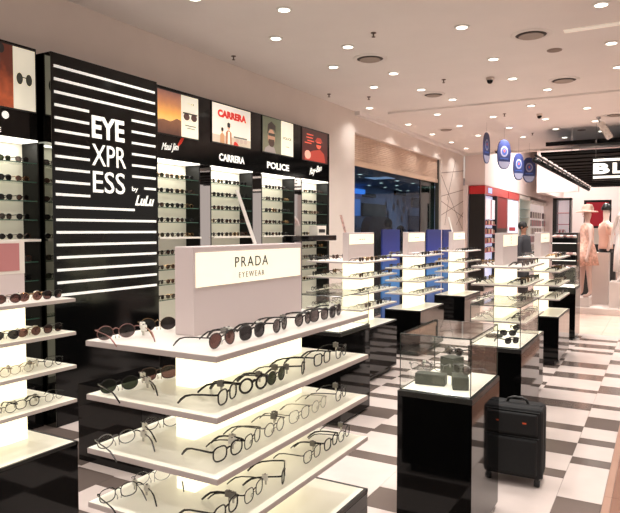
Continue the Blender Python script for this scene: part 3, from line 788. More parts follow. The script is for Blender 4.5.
def grad_mat(name, stops, axis='Z', size=.46, es=E_, noise=0.):
    m = bpy.data.materials.new(name); m.use_nodes = True; nt = m.node_tree; b = nt.nodes['Principled BSDF']
    tc = nt.nodes.new('ShaderNodeTexCoord'); sp = nt.nodes.new('ShaderNodeSeparateXYZ'); mu = nt.nodes.new('ShaderNodeMath'); mu.operation = 'DIVIDE'; mu.inputs[1].default_value = size
    rp = nt.nodes.new('ShaderNodeValToRGB'); e = rp.color_ramp.elements
    e[0].position = stops[0][0]; e[0].color = (*lin(stops[0][1]), 1); e[1].position = stops[-1][0]; e[1].color = (*lin(stops[-1][1]), 1)
    for p, c in stops[1:-1]: q = e.new(p); q.color = (*lin(c), 1)
    L = nt.links.new; L(tc.outputs['Object'], sp.inputs[0])
    if noise:
        nz = nt.nodes.new('ShaderNodeTexNoise'); nz.inputs['Scale'].default_value = 14; ml = nt.nodes.new('ShaderNodeMath'); ml.operation = 'MULTIPLY_ADD'; ml.inputs[1].default_value = noise
        L(tc.outputs['Object'], nz.inputs['Vector']); L(nz.outputs['Fac'], ml.inputs[0]); L(sp.outputs[axis], ml.inputs[2]); L(ml.outputs[0], mu.inputs[0])
    else: L(sp.outputs[axis], mu.inputs[0])
    L(mu.outputs[0], rp.inputs[0]); L(rp.outputs[0], b.inputs['Base Color']); L(rp.outputs[0], b.inputs['Emission Color']); b.inputs['Emission Strength'].default_value = es
    return m
def sunset(mb, w, h, q):
    q.rect(0, 0, w * .56, h, grad_mat('sunset_picture', [(0, (74, 44, 34)), (.30, (96, 58, 40)), (.37, (235, 190, 110)), (.5, (240, 176, 88)), (.75, (196, 130, 88)), (1, (150, 104, 92))], noise=.05))
    q.poly([(0, 0), (w*.56, 0), (w*.56, h*.37), (w*.45, h*.40), (w*.3, h*.30), (w*.12, h*.33), (0, h*.28)], grad_mat('sunset_hills', [(0, (60, 38, 34)), (.4, (128, 84, 60))], noise=.08))
    q.rect(w*.56, 0, w, h, pw)
    q.text('~/J', w*.72, h*.80, w*.16, h*.05, pm('grey', (90, 90, 84)))
    for s in (0, 1): q.oval(w*(.695 + s*.19), h*.50, w*.078, h*.085, pm('lens_brown', (84, 58, 50), .35))
    q.rect(w*.60, h*.565, w*.97, h*.60, pm('frame_dark', (48, 38, 36), .2))
    q.rect(w*.65, h*.28, w*.93, h*.30, pm('grey', (90, 90, 84))); q.rect(w*.70, h*.22, w*.90, h*.235, pm('grey', (90, 90, 84)))
poster(157.5, 198, 88, 131.8, 'backlit poster with sunset photo beside brown sunglasses on white', sunset)
skin_p = pm('skin', (206, 160, 132)); blackp = pm('black', (36, 32, 32), .2); redp = pm('red', (206, 44, 32))
def person_icon(q, w, h, y, z, s, shirt, hair=blackp, jacket=None):
    q.poly([(y - .13*s, z), (y + .13*s, z), (y + .12*s, z + .30*s), (y + .04*s, z + .36*s), (y - .04*s, z + .36*s), (y - .12*s, z + .30*s)], jacket or shirt)
    if jacket: q.poly([(y - .05*s, z), (y + .06*s, z), (y + .045*s, z + .33*s), (y - .035*s, z + .33*s)], shirt)
    q.oval(y, z + .45*s, .055*s, .075*s, skin_p); q.poly([(y - .062*s, z + .45*s), (y + .062*s, z + .45*s), (y + .065*s, z + .54*s), (y, z + .57*s), (y - .065*s, z + .54*s)], hair)
    q.rect(y - .05*s, z + .435*s, y + .05*s, z + .46*s, blackp)
def carrera(mb, w, h, q):
    q.rect(0, 0, w, h, lit('poster_pale', (236, 230, 216), .42))
    q.rect(0, 0, w, h*.20, pm('street', (204, 190, 170)))
    q.text('CARRERA', w*.13, h*.66, w*.75, h*.20, redp, .07)
    person_icon(q, w, h, w*.24, 0, h*.72, pm('tan', (196, 146, 104)))
    person_icon(q, w, h, w*.40, 0, h*1.0, pw, jacket=pm('brown', (178, 118, 86)))
    q.poly([(w*.52, 0), (w*.66, 0), (w*.60, h*.10), (w*.54, h*.09)], redp)
    for k in range(3): q.oval(w*(.62 + k*.11), h*.13, w*.045, h*.06, pm('crowd', (196, 176, 160)))
    q.rect(w*.52, h*.20, w*.88, h*.235, pm('grey', (90, 90, 84)))
poster(212.3, 250.5, 101.5, 141, 'white backlit poster with red capital lettering and standing figures', carrera)
def police(mb, w, h, q):
    q.rect(0, 0, w*.58, h, grad_mat('garden_picture', [(0, (112, 106, 84)), (.5, (120, 118, 96)), (1, (92, 96, 76))], noise=.25))
    q.poly([(w*.05, 0), (w*.42, 0), (w*.36, h*.16), (w*.22, h*.22), (w*.08, h*.12)], pm('shirt', (150, 138, 134)))
    q.oval(w*.27, h*.44, w*.115, h*.23, pm('face', (176, 134, 108))); q.poly([(w*.18, h*.38), (w*.36, h*.38), (w*.36, h*.24), (w*.30, h*.16), (w*.22, h*.18), (w*.17, h*.28)], pm('beard', (72, 54, 44), .3))
    q.poly([(w*.14, h*.52), (w*.16, h*.80), (w*.27, h*.90), (w*.40, h*.80), (w*.40, h*.60), (w*.35, h*.68), (w*.20, h*.68)], pm('hair', (52, 40, 34), .2))
    q.rect(w*.17, h*.48, w*.38, h*.56, pm('lens', (60, 58, 48), .2))
    q.rect(w*.58, 0, w, h, pw)
    q.text('POLICE', w*.66, h*.47, w*.27, h*.07, pm('grey', (90, 90, 84)), .02); q.rect(w*.74, h*.25, w*.86, h*.265, pm('grey', (90, 90, 84)))
poster(262.8, 293, 115.5, 151, 'backlit poster of a bearded man in sunglasses beside a pale panel', police)
def redp4(mb, w, h, q):
    q.rect(0, 0, w, h, grad_mat('red_picture', [(0, (110, 40, 32)), (.5, (78, 30, 28)), (1, (70, 44, 40))], noise=.15))
    r1 = pm('coral', (224, 98, 74), .6); r2 = pm('dark_coral', (160, 58, 46), .6)
    q.poly([(w*.08, 0), (w*.92, 0), (w*.86, h*.30), (w*.70, h*.42), (w*.40, h*.34), (w*.12, h*.18)], r2)
    q.oval(w*.64, h*.58, w*.10, h*.15, r1); q.poly([(w*.48, h*.66), (w*.80, h*.66), (w*.72, h*.80), (w*.58, h*.80)], r2)
    q.oval(w*.20, h*.18, w*.12, h*.14, pm('rose', (236, 170, 150)))
    for k, (a, b) in enumerate([(.16, .82), (.14, .72), (.18, .62), (.08, .54)]): q.rect(w*a, h*b, w*(a + .26), h*(b + .035), r1)
    q.rect(w*.50, h*.56, w*.74, h*.62, blackp)
poster(302.5, 327.3, 127.5, 159, 'dark red backlit poster with a coral-toned figure, last on the wall', redp4)
def orange(mb, w, h, q):
    q.rect(0, 0, w, h, pw)
    q.rect(0, 0, w*.56, h, grad_mat('rust_picture', [(0, (120, 46, 22)), (.5, (178, 84, 46)), (1, (96, 44, 30))], noise=.3))
    q.oval(w*.34, h*.92, w*.06, h*.08, blackp)
    for s in (0, 1): q.oval(w*(.685 + s*.185), h*.50, w*.062, h*.095, pm('lens_dark', (58, 60, 52), .3))
    q.rect(w*.74, h*.52, w*.81, h*.535, blackp)
poster(-18, 34.5, 37, 102, 'backlit poster with round dark sunglasses on white, left of the striped panel', orange)

# dark tray and box on the wall ledge by the last bay
o = MB().box((-4.468, 7.15, 1.49), (-4.31, 8.45, 1.572), gloss_black).build('ledge_drawer', bevel=.015)
tag(o, 'long rounded black drawer fixed along the wall ledge behind the front stand', 'drawer')
o = MB().box((-.07, -.13, 0), (.07, .13, .14), white_lam).box((.07, -.09, .04), (.075, .09, .09), soft_black).build('white_box', loc=(-4.385, 7.98, 1.573), bevel=.004)
tag(o, 'small white box with dark window on the ledge of the last bay', 'box')

# ================================================================== BLUE PANELS by the shop front
bluem = grad_mat('blue_poster', [(0, (14, 48, 116)), (.45, (40, 110, 170)), (.72, (16, 42, 126)), (1, (14, 32, 96))], size=1.6, es=.03)
for i, (xa, xb, lab) in enumerate([(381, 398.5, 'blue poster stand between the two nearest wall-row stands'), (426, 440, 'blue poster stand just right of the second wall-row stand'), (442, 451, 'narrow-looking blue poster stand left of the grooved wall stand')]):
    ya, yb = on_x(xa, 230, -4.40)[1], on_x(xb, 230, -4.40)[1]
    t = thing('poster_stand', lab, 'poster stand', (-4.40, ya, 0), 0, 'blue poster stands by the glass front')
    MB().box((0, 0, .03), (.03, yb - ya, 1.66), bluem).build('panel', t, bevel=.003)
    MB().box((-.15, .05, 0), (.18, yb - ya - .05, .03), steel).build('foot', t, bevel=.003)

# ================================================================== SUITCASE
sc = thing('suitcase', 'black soft-sided cabin suitcase standing beside the near glass case', 'suitcase', (-.955, 4.09, 0), R(2)); sc.scale = (.95, .95, .93)
fab = mat('black_fabric', (11, 10, 11), .85, noise=.25, nscale=60, bump=.15)
mb = MB().box((-.02, 0, .055), (.34, .23, .55), fab)
b_ = mb.build('body', sc, bevel=.03)
MB().box((.01, -.028, .09), (.31, .005, .34), fab).build('front_pocket', sc, bevel=.014)
MB().box((.01, -.022, .365), (.31, .005, .515), fab).build('front_pocket', sc, bevel=.012)
z_ = MB()
for zz in (.345, .525): z_.tube([(.0, -.002, zz), (.32, -.002, zz)], .003, mat('zip', (60, 60, 60), .3, metal=.8), n=6)
z_.tube([(-.022, .10, .09), (-.022, .10, .52), (.0, .10, .552), (.32, .10, .552), (.342, .10, .52), (.342, .10, .09)], .003, mat('zip', (60, 60, 60), .3, metal=.8), n=6)
z_.build('zip', sc)
MB().tube([(.09, .12, .548), (.10, .12, .575), (.13, .12, .588), (.19, .12, .588), (.22, .12, .575), (.23, .12, .548)], .010, soft_black, n=8).build('carry_handle', sc, smooth=True)
MB().box((.215, -.0245, .445), (.240, -.022, .455), mat('orange_badge', (210, 84, 40), .5)).build('badge', sc, label='small orange badge')
for wx in (.015, .305):
    for wy in (.035, .195):
        MB().box((wx - .014, wy - .014, .03), (wx + .014, wy + .014, .06), soft_black).lathe([(.001, -.018), (.022, -.018), (.024, -.006), (.024, .006), (.022, .018), (.001, .018)], mat('rubber', (24, 24, 24), .6), (wx, wy + .005, .0245), 16, Matrix.Rotation(PI/2, 4, 'Y')).build('wheel', sc)

# ================================================================== OVAL HANGING SIGNS
navy = mat('oval_navy', (46, 54, 98), .4); ovw = mat('oval_white', (150, 150, 172), .5); oro = mat('oval_orange', (206, 96, 70), .4); olb = mat('oval_blue', (60, 84, 150), .4)
for i, (px, py, D, hh, ww, rz) in enumerate([(486.5,148,12.4,.60,.40,62), (504,154.5,13.2,.60,.40,48), (518.5,166.8,15.2,.60,.40,48), (529,170,15.9,.60,.40,44)]):
    X, Y, Z = [a for a in on_y(px, py, 12.4 * 0 + {0: 12.2, 1: 13.0, 2: 14.6, 3: 15.6}[i])]
    t = thing('hanging_oval_sign', 'navy oval sign hanging from the ceiling, %s' % ['nearest and seen almost edge-on', 'second from the left', 'third from the left, lower', 'farthest right of the four'][i], 'hanging sign', (X, Y, Z), R([80, 56, 58, 46][i]), 'oval signs hanging from the ceiling')
    ww = [.30, .36, .33, .36][i]
    poly = [];
    for k in range(28):
        a = 2*PI*k/28; c_, s_ = math.cos(a), math.sin(a)
        poly.append((ww/2 * math.copysign(abs(c_)**.8, c_), -.008, hh/2 * math.copysign(abs(s_)**.8, s_)))
    MB().prism(poly, (0, .016, 0), navy).build('board', t)
    f_ = MB()
    for sy in (-1, 1):
        y_ = sy * .0085; dd = (0, sy * .0012, 0)
        f_.prism([(p[0]*.92, y_, p[2]*.94) for p in poly if p[2] < -.15*hh/.6], dd, ovw)
        f_.prism([(.10*math.cos(2*PI*k/20)*ww/.36, y_ + sy*.0006, .06 + .11*math.sin(2*PI*k/20)) for k in range(20)], dd, ovw)
        f_.prism([(.07*math.cos(2*PI*k/20)*ww/.36, y_ + sy*.0014, .06 + .075*math.sin(2*PI*k/20)) for k in range(20)], dd, olb)
        f_.prism([(.035*math.cos(2*PI*k/16)*ww/.5, y_ + sy*.0022, .07 + .03*math.sin(2*PI*k/16)) for k in range(16)], dd, oro)
        f_.box((-.11*ww/.36, y_, -.10), (.11*ww/.36, y_ + sy*.002, -.07), olb)
    f_.build('emblem', t)
    MB().tube([(0, 0, hh/2 - .005), (0, 0, CZ - Z)], .0025, steel, n=5).build('wire', t)

# white adjustable ceiling spotlight on the right
p = on_z(598.5, 117, CZ)
t = thing('ceiling_spotlight', 'white ribbed spotlight hanging tilted from the ceiling at right', 'spotlight', p)
MB().lathe([(.04, 0), (.04, -.03), (.02, -.035)], steel).build('mount', t)
MB().tube([(0, 0, -.03), (.03, 0, -.12)], .012, steel, n=8).build('arm', t)
mt = Matrix.Translation((.03, 0, -.10)) @ Matrix.Rotation(R(150), 4, 'Y')
body = MB()
prof = [(.035, 0)]
for k in range(6): prof += [(.065, .05 + k*.05), (.065, .075 + k*.05), (.052, .078 + k*.05), (.052, .097 + k*.05)]
body.lathe(prof, mat('spot_body', (232, 226, 218), .35), (0, 0, 0), 18, mt)
body.build('lamp_head', t)

# ================================================================== COSMETIC SHELVES (far left row)
KX = -4.15
ky = lambda px: on_x(px, 230, KX)[1]
red = mat('gloss_red', (170, 24, 26), .3, emit=(170, 24, 26), es=.12)
bluelit = lit('blue_white_shelf', (196, 204, 236), .75)
y0 = 16.82
u = thing('cosmetics_shelf_unit', 'black shelf unit with red fascia and blue-lit shelves, beyond the grooved wall', 'shelf unit', (KX, y0, 0))
ya, yb, yc = ky(485) - y0, ky(496.5) - y0, ky(507.5) - y0
MB().box((-.42, 0, 0), (0, .10, 2.62), soft_black).box((-.45, .18, 0), (-.40, yc, 2.62), soft_black).box((-.40, yb, 0), (0, yb + .12, 2.62), soft_black).build('body', u)
MB().box((-.42, -.002, 2.62), (.01, yc, 2.84), red).build('fascia', u, label='gloss red fascia')
MB().box((-.135, .10, .2), (-.125, yb, 2.6), bluelit).build('lit_back', u)
MB().box((.011, .35, 2.66), (.016, .75, 2.80), lit('blue_label', (150, 180, 240), .8)).build('label_plate', u)
MB().box((-.12, .12, 1.95), (-.05, yb - .01, 2.5), lit('white_backlight', (225, 214, 218), .6)).box((-.05, .9, 1.95), (-.045, 1.0, 2.5), mat('rose_bar', (170, 120, 130), .5)).build('picture_panel', u)
kz = [1.80, 1.55, 1.30, 1.05]
for z in kz: MB().box((-.125, .11, z - .02), (-.01, yb - .01, z), mat('rose_shelf', (196, 120, 130), .4)).build('shelf', u)
MB().box((-.05, yb + .12, 1.7), (-.02, yc, 2.6), mat('dark_red', (130, 18, 22), .4)).box((-.05, yb + .12, 0), (-.02, yc, 1.7), soft_black).build('side_banner', u)
pcols = [(200, 130, 120), (90, 60, 60), (220, 190, 150), (170, 80, 90), (230, 220, 210), (150, 110, 80)]
for s, z in enumerate(kz):
    for k in range(6):
        m = mat('pack%d' % (k % 6), pcols[(k + s) % 6] if False else pcols[k % 6], .4)
        yy = y0 + .30 + k * (yb - .5) / 5.
        h = random.uniform(.09, .15)
        o = MB().box((-.04, -.05, 0), (.04, .05, h), m).lathe([(.018, h), (.018, h + .03)], mat('cap', (60, 50, 50), .4), n=10).build('cosmetic_pack', loc=(KX - .06, yy, z + .0005))
        tag(o, 'small cosmetic pack, %s from the left on the %s lit shelf' % (ORD[k], ORD[s]), 'cosmetics', 'cosmetic packs on the blue-lit shelves')
def panel_unit(xa, xb, name, label, build):
    ya = ky(xa); yb = ky(xb)
    t = thing(name, label, 'shelf unit', (KX, ya, 0)); build(t, yb - ya)
def u2(t, w):
    MB().box((-.42, 0, 0), (-.02, w, 2.62), mat('pale_lam', (214, 206, 208), .4)).build('body', t)
    MB().box((-.42, 0, 2.62), (.01, w, 2.83), red).build('fascia', t, label='gloss red fascia')
    MB().box((-.02, .1, 1.55), (-.01, w - .1, 2.58), lit('screen_white', (206, 218, 246), .95)).build('lit_panel', t)
    MB().box((-.01, .2, 1.62), (-.005, w * .7, 1.74), red).build('caption', t)
panel_unit(508, 518.5, 'lit_panel_unit', 'tall white-lit advertising panel under a red fascia', u2)
def u3(t, w):
    MB().box((-.42, 0, 0), (-.36, w, 2.8), lit('aqua_back', (206, 222, 220), .5)).box((-.42, 0, 0), (0, .05, 2.8), white_lam).box((-.42, w - .05, 0), (0, w, 2.8), white_lam).box((-.42, 0, 2.7), (0, w, 2.82), white_lam).build('body', t)
    for z in (.9, 1.2, 1.5, 1.8, 2.1, 2.4): MB().box((-.36, .05, z - .015), (-.02, w - .05, z), mat('pale_shelf', (170, 184, 180), .3)).build('shelf', t)
panel_unit(519, 530, 'open_cabinet', 'pale greenish open cabinet right of the lit advertising panel', u3)
def u4(t, w):
    MB().box((-.42, 0, 0), (-.10, w, 2.62), lit('pale_slatwall', (222, 212, 210), .35)).box((-.42, 0, 2.62), (0, w, 2.74), white_lam).build('body', t)
    m1 = mat('hook_dark', (96, 76, 80), .5); m2 = mat('hook_rose', (196, 120, 130), .5)
    hw = MB()
    n = 12
    for k in range(n):
        y = .3 + k * (w - .6) / (n - 1)
        for j in range(5):
            z = .9 + j * .3
            hw.box((-.10, y - .10, z), (-.04, y + .10, z + .22), [m1, m2, white_lam, mat('hook_grey', (150, 146, 146), .5)][(k * 2 + j) % 4])
    o = hw.build('hanging_stock', t); o['kind'] = 'stuff'
panel_unit(531, 543, 'slatwall_unit', 'white slatwall unit with hanging stock, nearer of two', u4)
panel_unit(543.5, 553, 'slatwall_unit', 'white slatwall unit with hanging stock, farther of two', u4)
# black framed cabinet at the back
X, Y, Z = on_y(553, 195, 24.5)
X2 = on_y(571, 195, 24.5)[0]
t = thing('framed_cabinet', 'black framed cabinet with lit white shelves in the far store', 'cabinet', (X, 24.5, 0))
w = X2 - X; zt_ = on_y(560, 198, 24.5)[2]
MB().box((0, 0, 0), (.14, .5, zt_), soft_black).box((w - .05, 0, 0), (w, .5, zt_), soft_black).box((0, 0, zt_ - .08), (w, .5, zt_), soft_black).build('frame', t)
MB().box((.14, .44, .2), (w - .05, .5, zt_ - .08), lit('cab_back', (226, 206, 208), .6)).build('lit_back', t)
for k in range(4): MB().box((.14, .1, 1. + k*.42), (w - .05, .44, 1.03 + k*.42), mat('cab_shelf', (190, 150, 154), .4)).build('shelf', t)
for k in range(8):
    o = MB().lathe([(.04, 0), (.05, .02), (.05, .15), (.02, .19), (.02, .22)], mat('jar%d' % (k % 2), [(150, 60, 70), (210, 200, 200)][k % 2], .3), n=10).build('bottle', loc=(X + .24 + (k % 4) * (w - .4)/4, 24.65, 1.031 + .42 * (k // 4)))
    tag(o, 'small bottle, %s from left on the %s shelf of the framed cabinet' % (ORD[k % 4], ['first', 'second'][k // 4]), 'bottle', 'bottles in the framed cabinet')

# cosmetics counter with brush bouquets between the middle row and the mannequins
def counter(px0, px1, Y, ztop, label):
    xa, xb = on_y(px0, 240, Y)[0], on_y(px1, 240, Y)[0]
    t = thing('tiered_counter', label, 'counter', (xa, Y, 0)); w = xb - xa
    MB().box((0, .1, 0), (w, .5, ztop), soft_black).build('body', t, bevel=.004)
    for z in (ztop - .18, ztop - .5): MB().box((-.02, -.12, z - .03), (w + .02, .1, z), gloss_black).box((0, -.121, z - .022), (w, -.12, z - .008), lit('edge_light', (235, 235, 230), .6)).build('shelf', t)
    return xa, w
xa, w = counter(553, 577, 12.45, 1.60, 'black tiered counter with pale bouquets left of the mannequins')
pal = [(226, 200, 196), (190, 150, 150), (240, 230, 226), (110, 84, 84)]
for s, z in enumerate((1.42, 1.10)):
    for k in range(7):
        mb = MB(); m = mat('petal%d' % (k % 4), pal[k % 4], .6)
        mb.lathe([(.02, 0), (.03, .0), (.035, .07), (.03, .075)], gloss_black, n=10)
        for j in range(7):
            a = j * 2.4; mb.ball((.028*math.cos(a), .028*math.sin(a), .10 + .01*(j % 3)), .02, m, 6, 4)
        o = mb.build('brush_pot', loc=(xa + .04 + k * (w - .08)/6, 12.38, z + .0006))
        tag(o, 'pot of pale tufts, %s from the left on the %s tier of the black counter' % (ORD[k], ['upper', 'lower'][s]), 'pot', 'pots on the black tiered counter')
for px, rgb, lab in ((583.5, (170, 196, 226), 'small blue-lit counter screen left of the dress mannequin'), (588.5, (226, 180, 216), 'small pink-lit counter screen behind the dress mannequin')):
    x = on_y(px, 238, 16.1)[0]
    t = thing('counter_screen', lab, 'screen', (x, 16.1, 1.376), 0, 'small lit counter screens')
    MB().box((-.09, 0, 0), (.09, .02, .22), soft_black).box((-.02, 0, -.06), (.02, .02, 0), soft_black).build('frame', t)
    MB().box((-.08, -.002, .015), (.08, 0, .205), lit('scr%d' % int(px), rgb, .9)).build('display', t)
xa_, xb_ = on_y(570, 240, 16.1)[0], on_y(616, 240, 16.1)[0]
o = MB().box((xa_, 16.02, 0), (xb_, 16.4, 1.315), soft_black).build('back_counter', bevel=.005); tag(o, 'long black counter behind the mannequins carrying small screens', 'counter')
p, q = on_y(586, 226, 24), on_y(609, 202, 24)
o = MB().box((p[0], 24, p[2]), (q[0], 24.06, q[2]), lit('red_backdrop', (170, 30, 46), .35)).box((p[0] - .08, 24.01, p[2] - .08), (q[0] + .08, 24.05, q[2] + .08), soft_black).build('red_panel'); tag(o, 'red framed panel on the wall behind the mannequin heads', 'panel')
x_ = on_y(597.5, 215, 24)[0]
o = MB().box((p[0] - .05, 23.95, 0), (q[0] + .05, 24.1, p[2] - .085), white_lam).build('panel_stand'); tag(o, 'white partition under the red framed panel', 'partition')

# ================================================================== BLACK STORE CEILING, TRACK, SIGN
BZ = 3.20; TX = -2.22; matte = mat('matte_black', (8, 8, 8), .8, spec=.2)
t = thing('black_canopy', 'flat black hanging canopy of the store at right', 'canopy', (TX, 13.6, BZ))
MB().box((0, .0, 0), (7, 11.2, .05), matte).build('deck', t)
bb = MB()
for k in range(14): bb.box((0, .1 + k * .8, -.03), (7, .14 + k * .8, 0), matte)
bb.build('slats', t)
MB().box((.1, -.02, .17), (7, .03, .25), matte).build('top_beam', t)
MB().box((.0, -.05, .085), (7, -.03, .10), mat('rail_grey', (120, 112, 108), .5)).build('rail', t)
for xx in (.6, 3., 5.5): MB().tube([(xx, .0, .04), (xx, .0, CZ - BZ)], .006, steel, n=5).build('hanger', t)
tk = MB().box((TX - .10, 13.45, BZ - .03), (TX - .06, 24.6, BZ), soft_black).build('light_track'); tag(tk, 'black light track along the canopy edge', 'light track')
for yy in (13.5, 19., 24.5):
    pass
for k in range(14):
    Y = 13.55 + .78 * k
    t = thing('track_spotlight', 'black spotlight on the canopy track, %s from the camera' % ORD[k], 'spotlight', (TX - .08, Y, BZ - .03), R(random.uniform(-15, 15)), 'black spotlights along the canopy track')
    MB().box((-.015, -.03, -.05), (.015, .03, 0), soft_black).build('bracket', t)
    mt = Matrix.Translation((0, 0, -.09)) @ Matrix.Rotation(R(118), 4, 'Y')
    MB().lathe([(.03, -.07), (.05, -.06), (.055, .08), (.045, .08), (.04, .05)], soft_black, (0, 0, 0), 14, mt).build('lamp_head', t)
    mt2 = Matrix.Translation((0, 0, -.09)) @ Matrix.Rotation(R(-62), 4, 'Y')
    MB().lathe([(.028, .062), (.034, .072)], mat('spot_chrome', (220, 220, 220), .2, metal=.4), (0, 0, 0), 12, mt2).build('rear_cap', t)
SY = 13.35
a = on_y(593.5, 159.3, SY); b = on_y(593.5, 178.6, SY)
t = thing('store_sign', 'black hanging store sign with white bars and cut-off white letters', 'sign', (a[0], SY, b[2]))
h = a[2] - b[2]
MB().box((-.02, .0, -.04), (2.2, .05, h + .03), soft_black).build('board', t)
lm_ = MB().box((0, -.012, h - .045), (2.2, 0, h), white_tx).box((0, -.012, 0), (2.2, 0, .045), white_tx)
sc_ = on_y(611, 165, SY)[0] - a[0]
add_text(lm_, 'B', (0, 0, .085), NY['right'], NY['up'], NY['out'], sc_ - .02, h - .17, white_tx, .05, 0, 1, .012)
add_text(lm_, 'L', (sc_ + .03, 0, .085), NY['right'], NY['up'], NY['out'], sc_ - .12, h - .17, white_tx, .05, 0, 1, .012)
lm_.build('lettering', t)
for xx in (.04, 1.9): MB().tube([(xx, .02, h), (xx, .02, CZ - b[2])], .004, steel, n=5).build('wire', t)

# ================================================================== FIGURES
def skin_body(name, joints, edges, m, parent=None, sub=2, root=0):
    me = bpy.data.meshes.new(name); me.from_pydata([j[0] for j in joints], edges, [])
    o = bpy.data.objects.new(name, me); COL.objects.link(o)
    o.modifiers.new('skin', 'SKIN'); s_ = o.modifiers.new('sub', 'SUBSURF'); s_.levels = sub; s_.render_levels = sub
    for i, j in enumerate(joints):
        r = j[1]; me.skin_vertices[0].data[i].radius = r if isinstance(r, tuple) else (r, r)
    me.skin_vertices[0].data[root].use_root = True
    bpy.context.view_layer.update()
    dg = bpy.context.evaluated_depsgraph_get()
    nm = bpy.data.meshes.new_from_object(o.evaluated_get(dg)); bpy.data.objects.remove(o)
    nm.materials.clear(); nm.materials.append(m)
    nm.polygons.foreach_set('use_smooth', [True] * len(nm.polygons)); nm.polygons.foreach_set('material_index', [0] * len(nm.polygons))
    return link(name, nm, parent)
def figure(parent, m, Hh=1.75, arms=((.30, 0, .80), (-.30, 0, .80)), legs=True, stride=0., name='body', head=True):
    s = Hh / 1.75
    J = [((0,0,.95),(.14,.10)), ((0,0,1.10),(.115,.085)), ((0,0,1.28),(.135,.09)), ((0,0,1.42),(.12,.075)), ((0,0,1.50),.05), ((0,.005,1.57),.055), ((0,.01,1.66),(.072,.085)), ((0,.01,1.73),(.055,.065))]
    Eg = [(0,1),(1,2),(2,3),(3,4),(4,5),(5,6),(6,7)]
    if not head: J = J[:5]; Eg = Eg[:4]
    for sg, hand in zip((1, -1), arms):
        k = len(J); sh = Vector((sg*.17, 0, 1.43)); hd = Vector(hand); hd.x = hand[0]
        el = (sh + hd) / 2 + Vector((sg*.03, .03, .02)); wr = el.lerp(hd, .85)
        J += [(tuple(sh), .055), (tuple(el), .038), (tuple(wr), .026), (tuple(hd), (.034, .018))]
        Eg += [(3, k), (k, k+1), (k+1, k+2), (k+2, k+3)]
        for f in range(4):
            j = len(J); J.append(((hd.x + (f-1.5)*.012*.3, hd.y + (f-1.5)*.017, hd.z - .075 - .01*(f in (1,2))), .008)); Eg.append((k+3, j))
        j = len(J); J.append(((hd.x, hd.y - .045, hd.z - .035), .009)); Eg.append((k+3, j))
    if legs:
        for sg in (1, -1):
            k = len(J); st = stride * sg
            J += [((sg*.09, st*.1, .88), .085), ((sg*.095, st*.5 - .01, .50), .055), ((sg*.095, st, .10), .036), ((sg*.10, st - .05, .035), (.036, .03)), ((sg*.10, st - .16, .022), (.034, .018))]
            Eg += [(0, k), (k, k+1), (k+1, k+2), (k+2, k+3), (k+3, k+4)]
    J = [((p[0]*s, p[1]*s, p[2]*s), (tuple(q*s for q in r) if isinstance(r, tuple) else r*s)) for p, r in J]
    return skin_body(name, J, Eg, m, parent)
skin = mat('mannequin_skin', (206, 176, 164), .4); mann_w = mat('mannequin_white', (226, 216, 210), .4)
def ring_shell(prof, m, parent, name, n=24, flute=0.):
    """clothing: rings (z, rx, ry, cx, cy)"""
    vs = []; fs = []
    for z, rx, ry, cx, cy in prof:
        for k in range(n):
            a = 2*PI*k/n; fl_ = 1 + flute * math.sin(a*7) * max(0, (prof[0][0] - z))
            vs.append((cx + rx*fl_*math.cos(a), cy + ry*fl_*math.sin(a), z))
    for i in range(len(prof)-1):
        for k in range(n): fs.append((i*n+k, i*n+(k+1)%n, (i+1)*n+(k+1)%n, (i+1)*n+k))
    mb = MB(); mb.add(vs, fs, m); o = mb.build(name, parent, smooth=True)
    sd = o.modifiers.new('thick', 'SOLIDIFY'); sd.thickness = .008; sd.offset = 1
    return o
def face(parent, hz, m, sc_=1.):
    mb = MB(); mb.prism([(-.012, -.078, hz-.02), (.012, -.078, hz-.02), (.003, -.078, hz+.03), (-.003, -.078, hz+.03)], (0, -.018, 0), m)
    for s in (-1, 1):
        mb.ball((s*.03, -.076, hz+.022), (.014, .008, .007), mat('eye_dark', (60, 50, 48), .4), 8, 5)
        mb.ball((s*.078, .01, hz+.005), (.010, .02, .03), m, 8, 5)
    mb.ball((0, -.078, hz-.045), (.022, .008, .007), mat('lips', (170, 90, 86), .4), 8, 5)
    mb.build('face', parent)
MY = 13.9
platform = MB().box((on_y(577, 300, 13.2)[0], 13.25, 0), (1.6, 16, .12), mat('platform', (216, 200, 192), .35)).build('display_platform', bevel=.006)
tag(platform, 'low pale platform carrying the mannequins', 'platform')
def plinth(px0, px1, Y, ztop, label, dpt=.4):
    xa, xb = on_y(px0, 280, Y)[0], on_y(px1, 280, Y)[0]
    o = MB().box((xa, Y, .1205), (xb, Y + dpt, ztop), mat('plinth_white', (206, 192, 184), .45)).build('mannequin_plinth', bevel=.005)
    tag(o, label, 'plinth', 'pale mannequin plinths'); return (xa + xb)/2
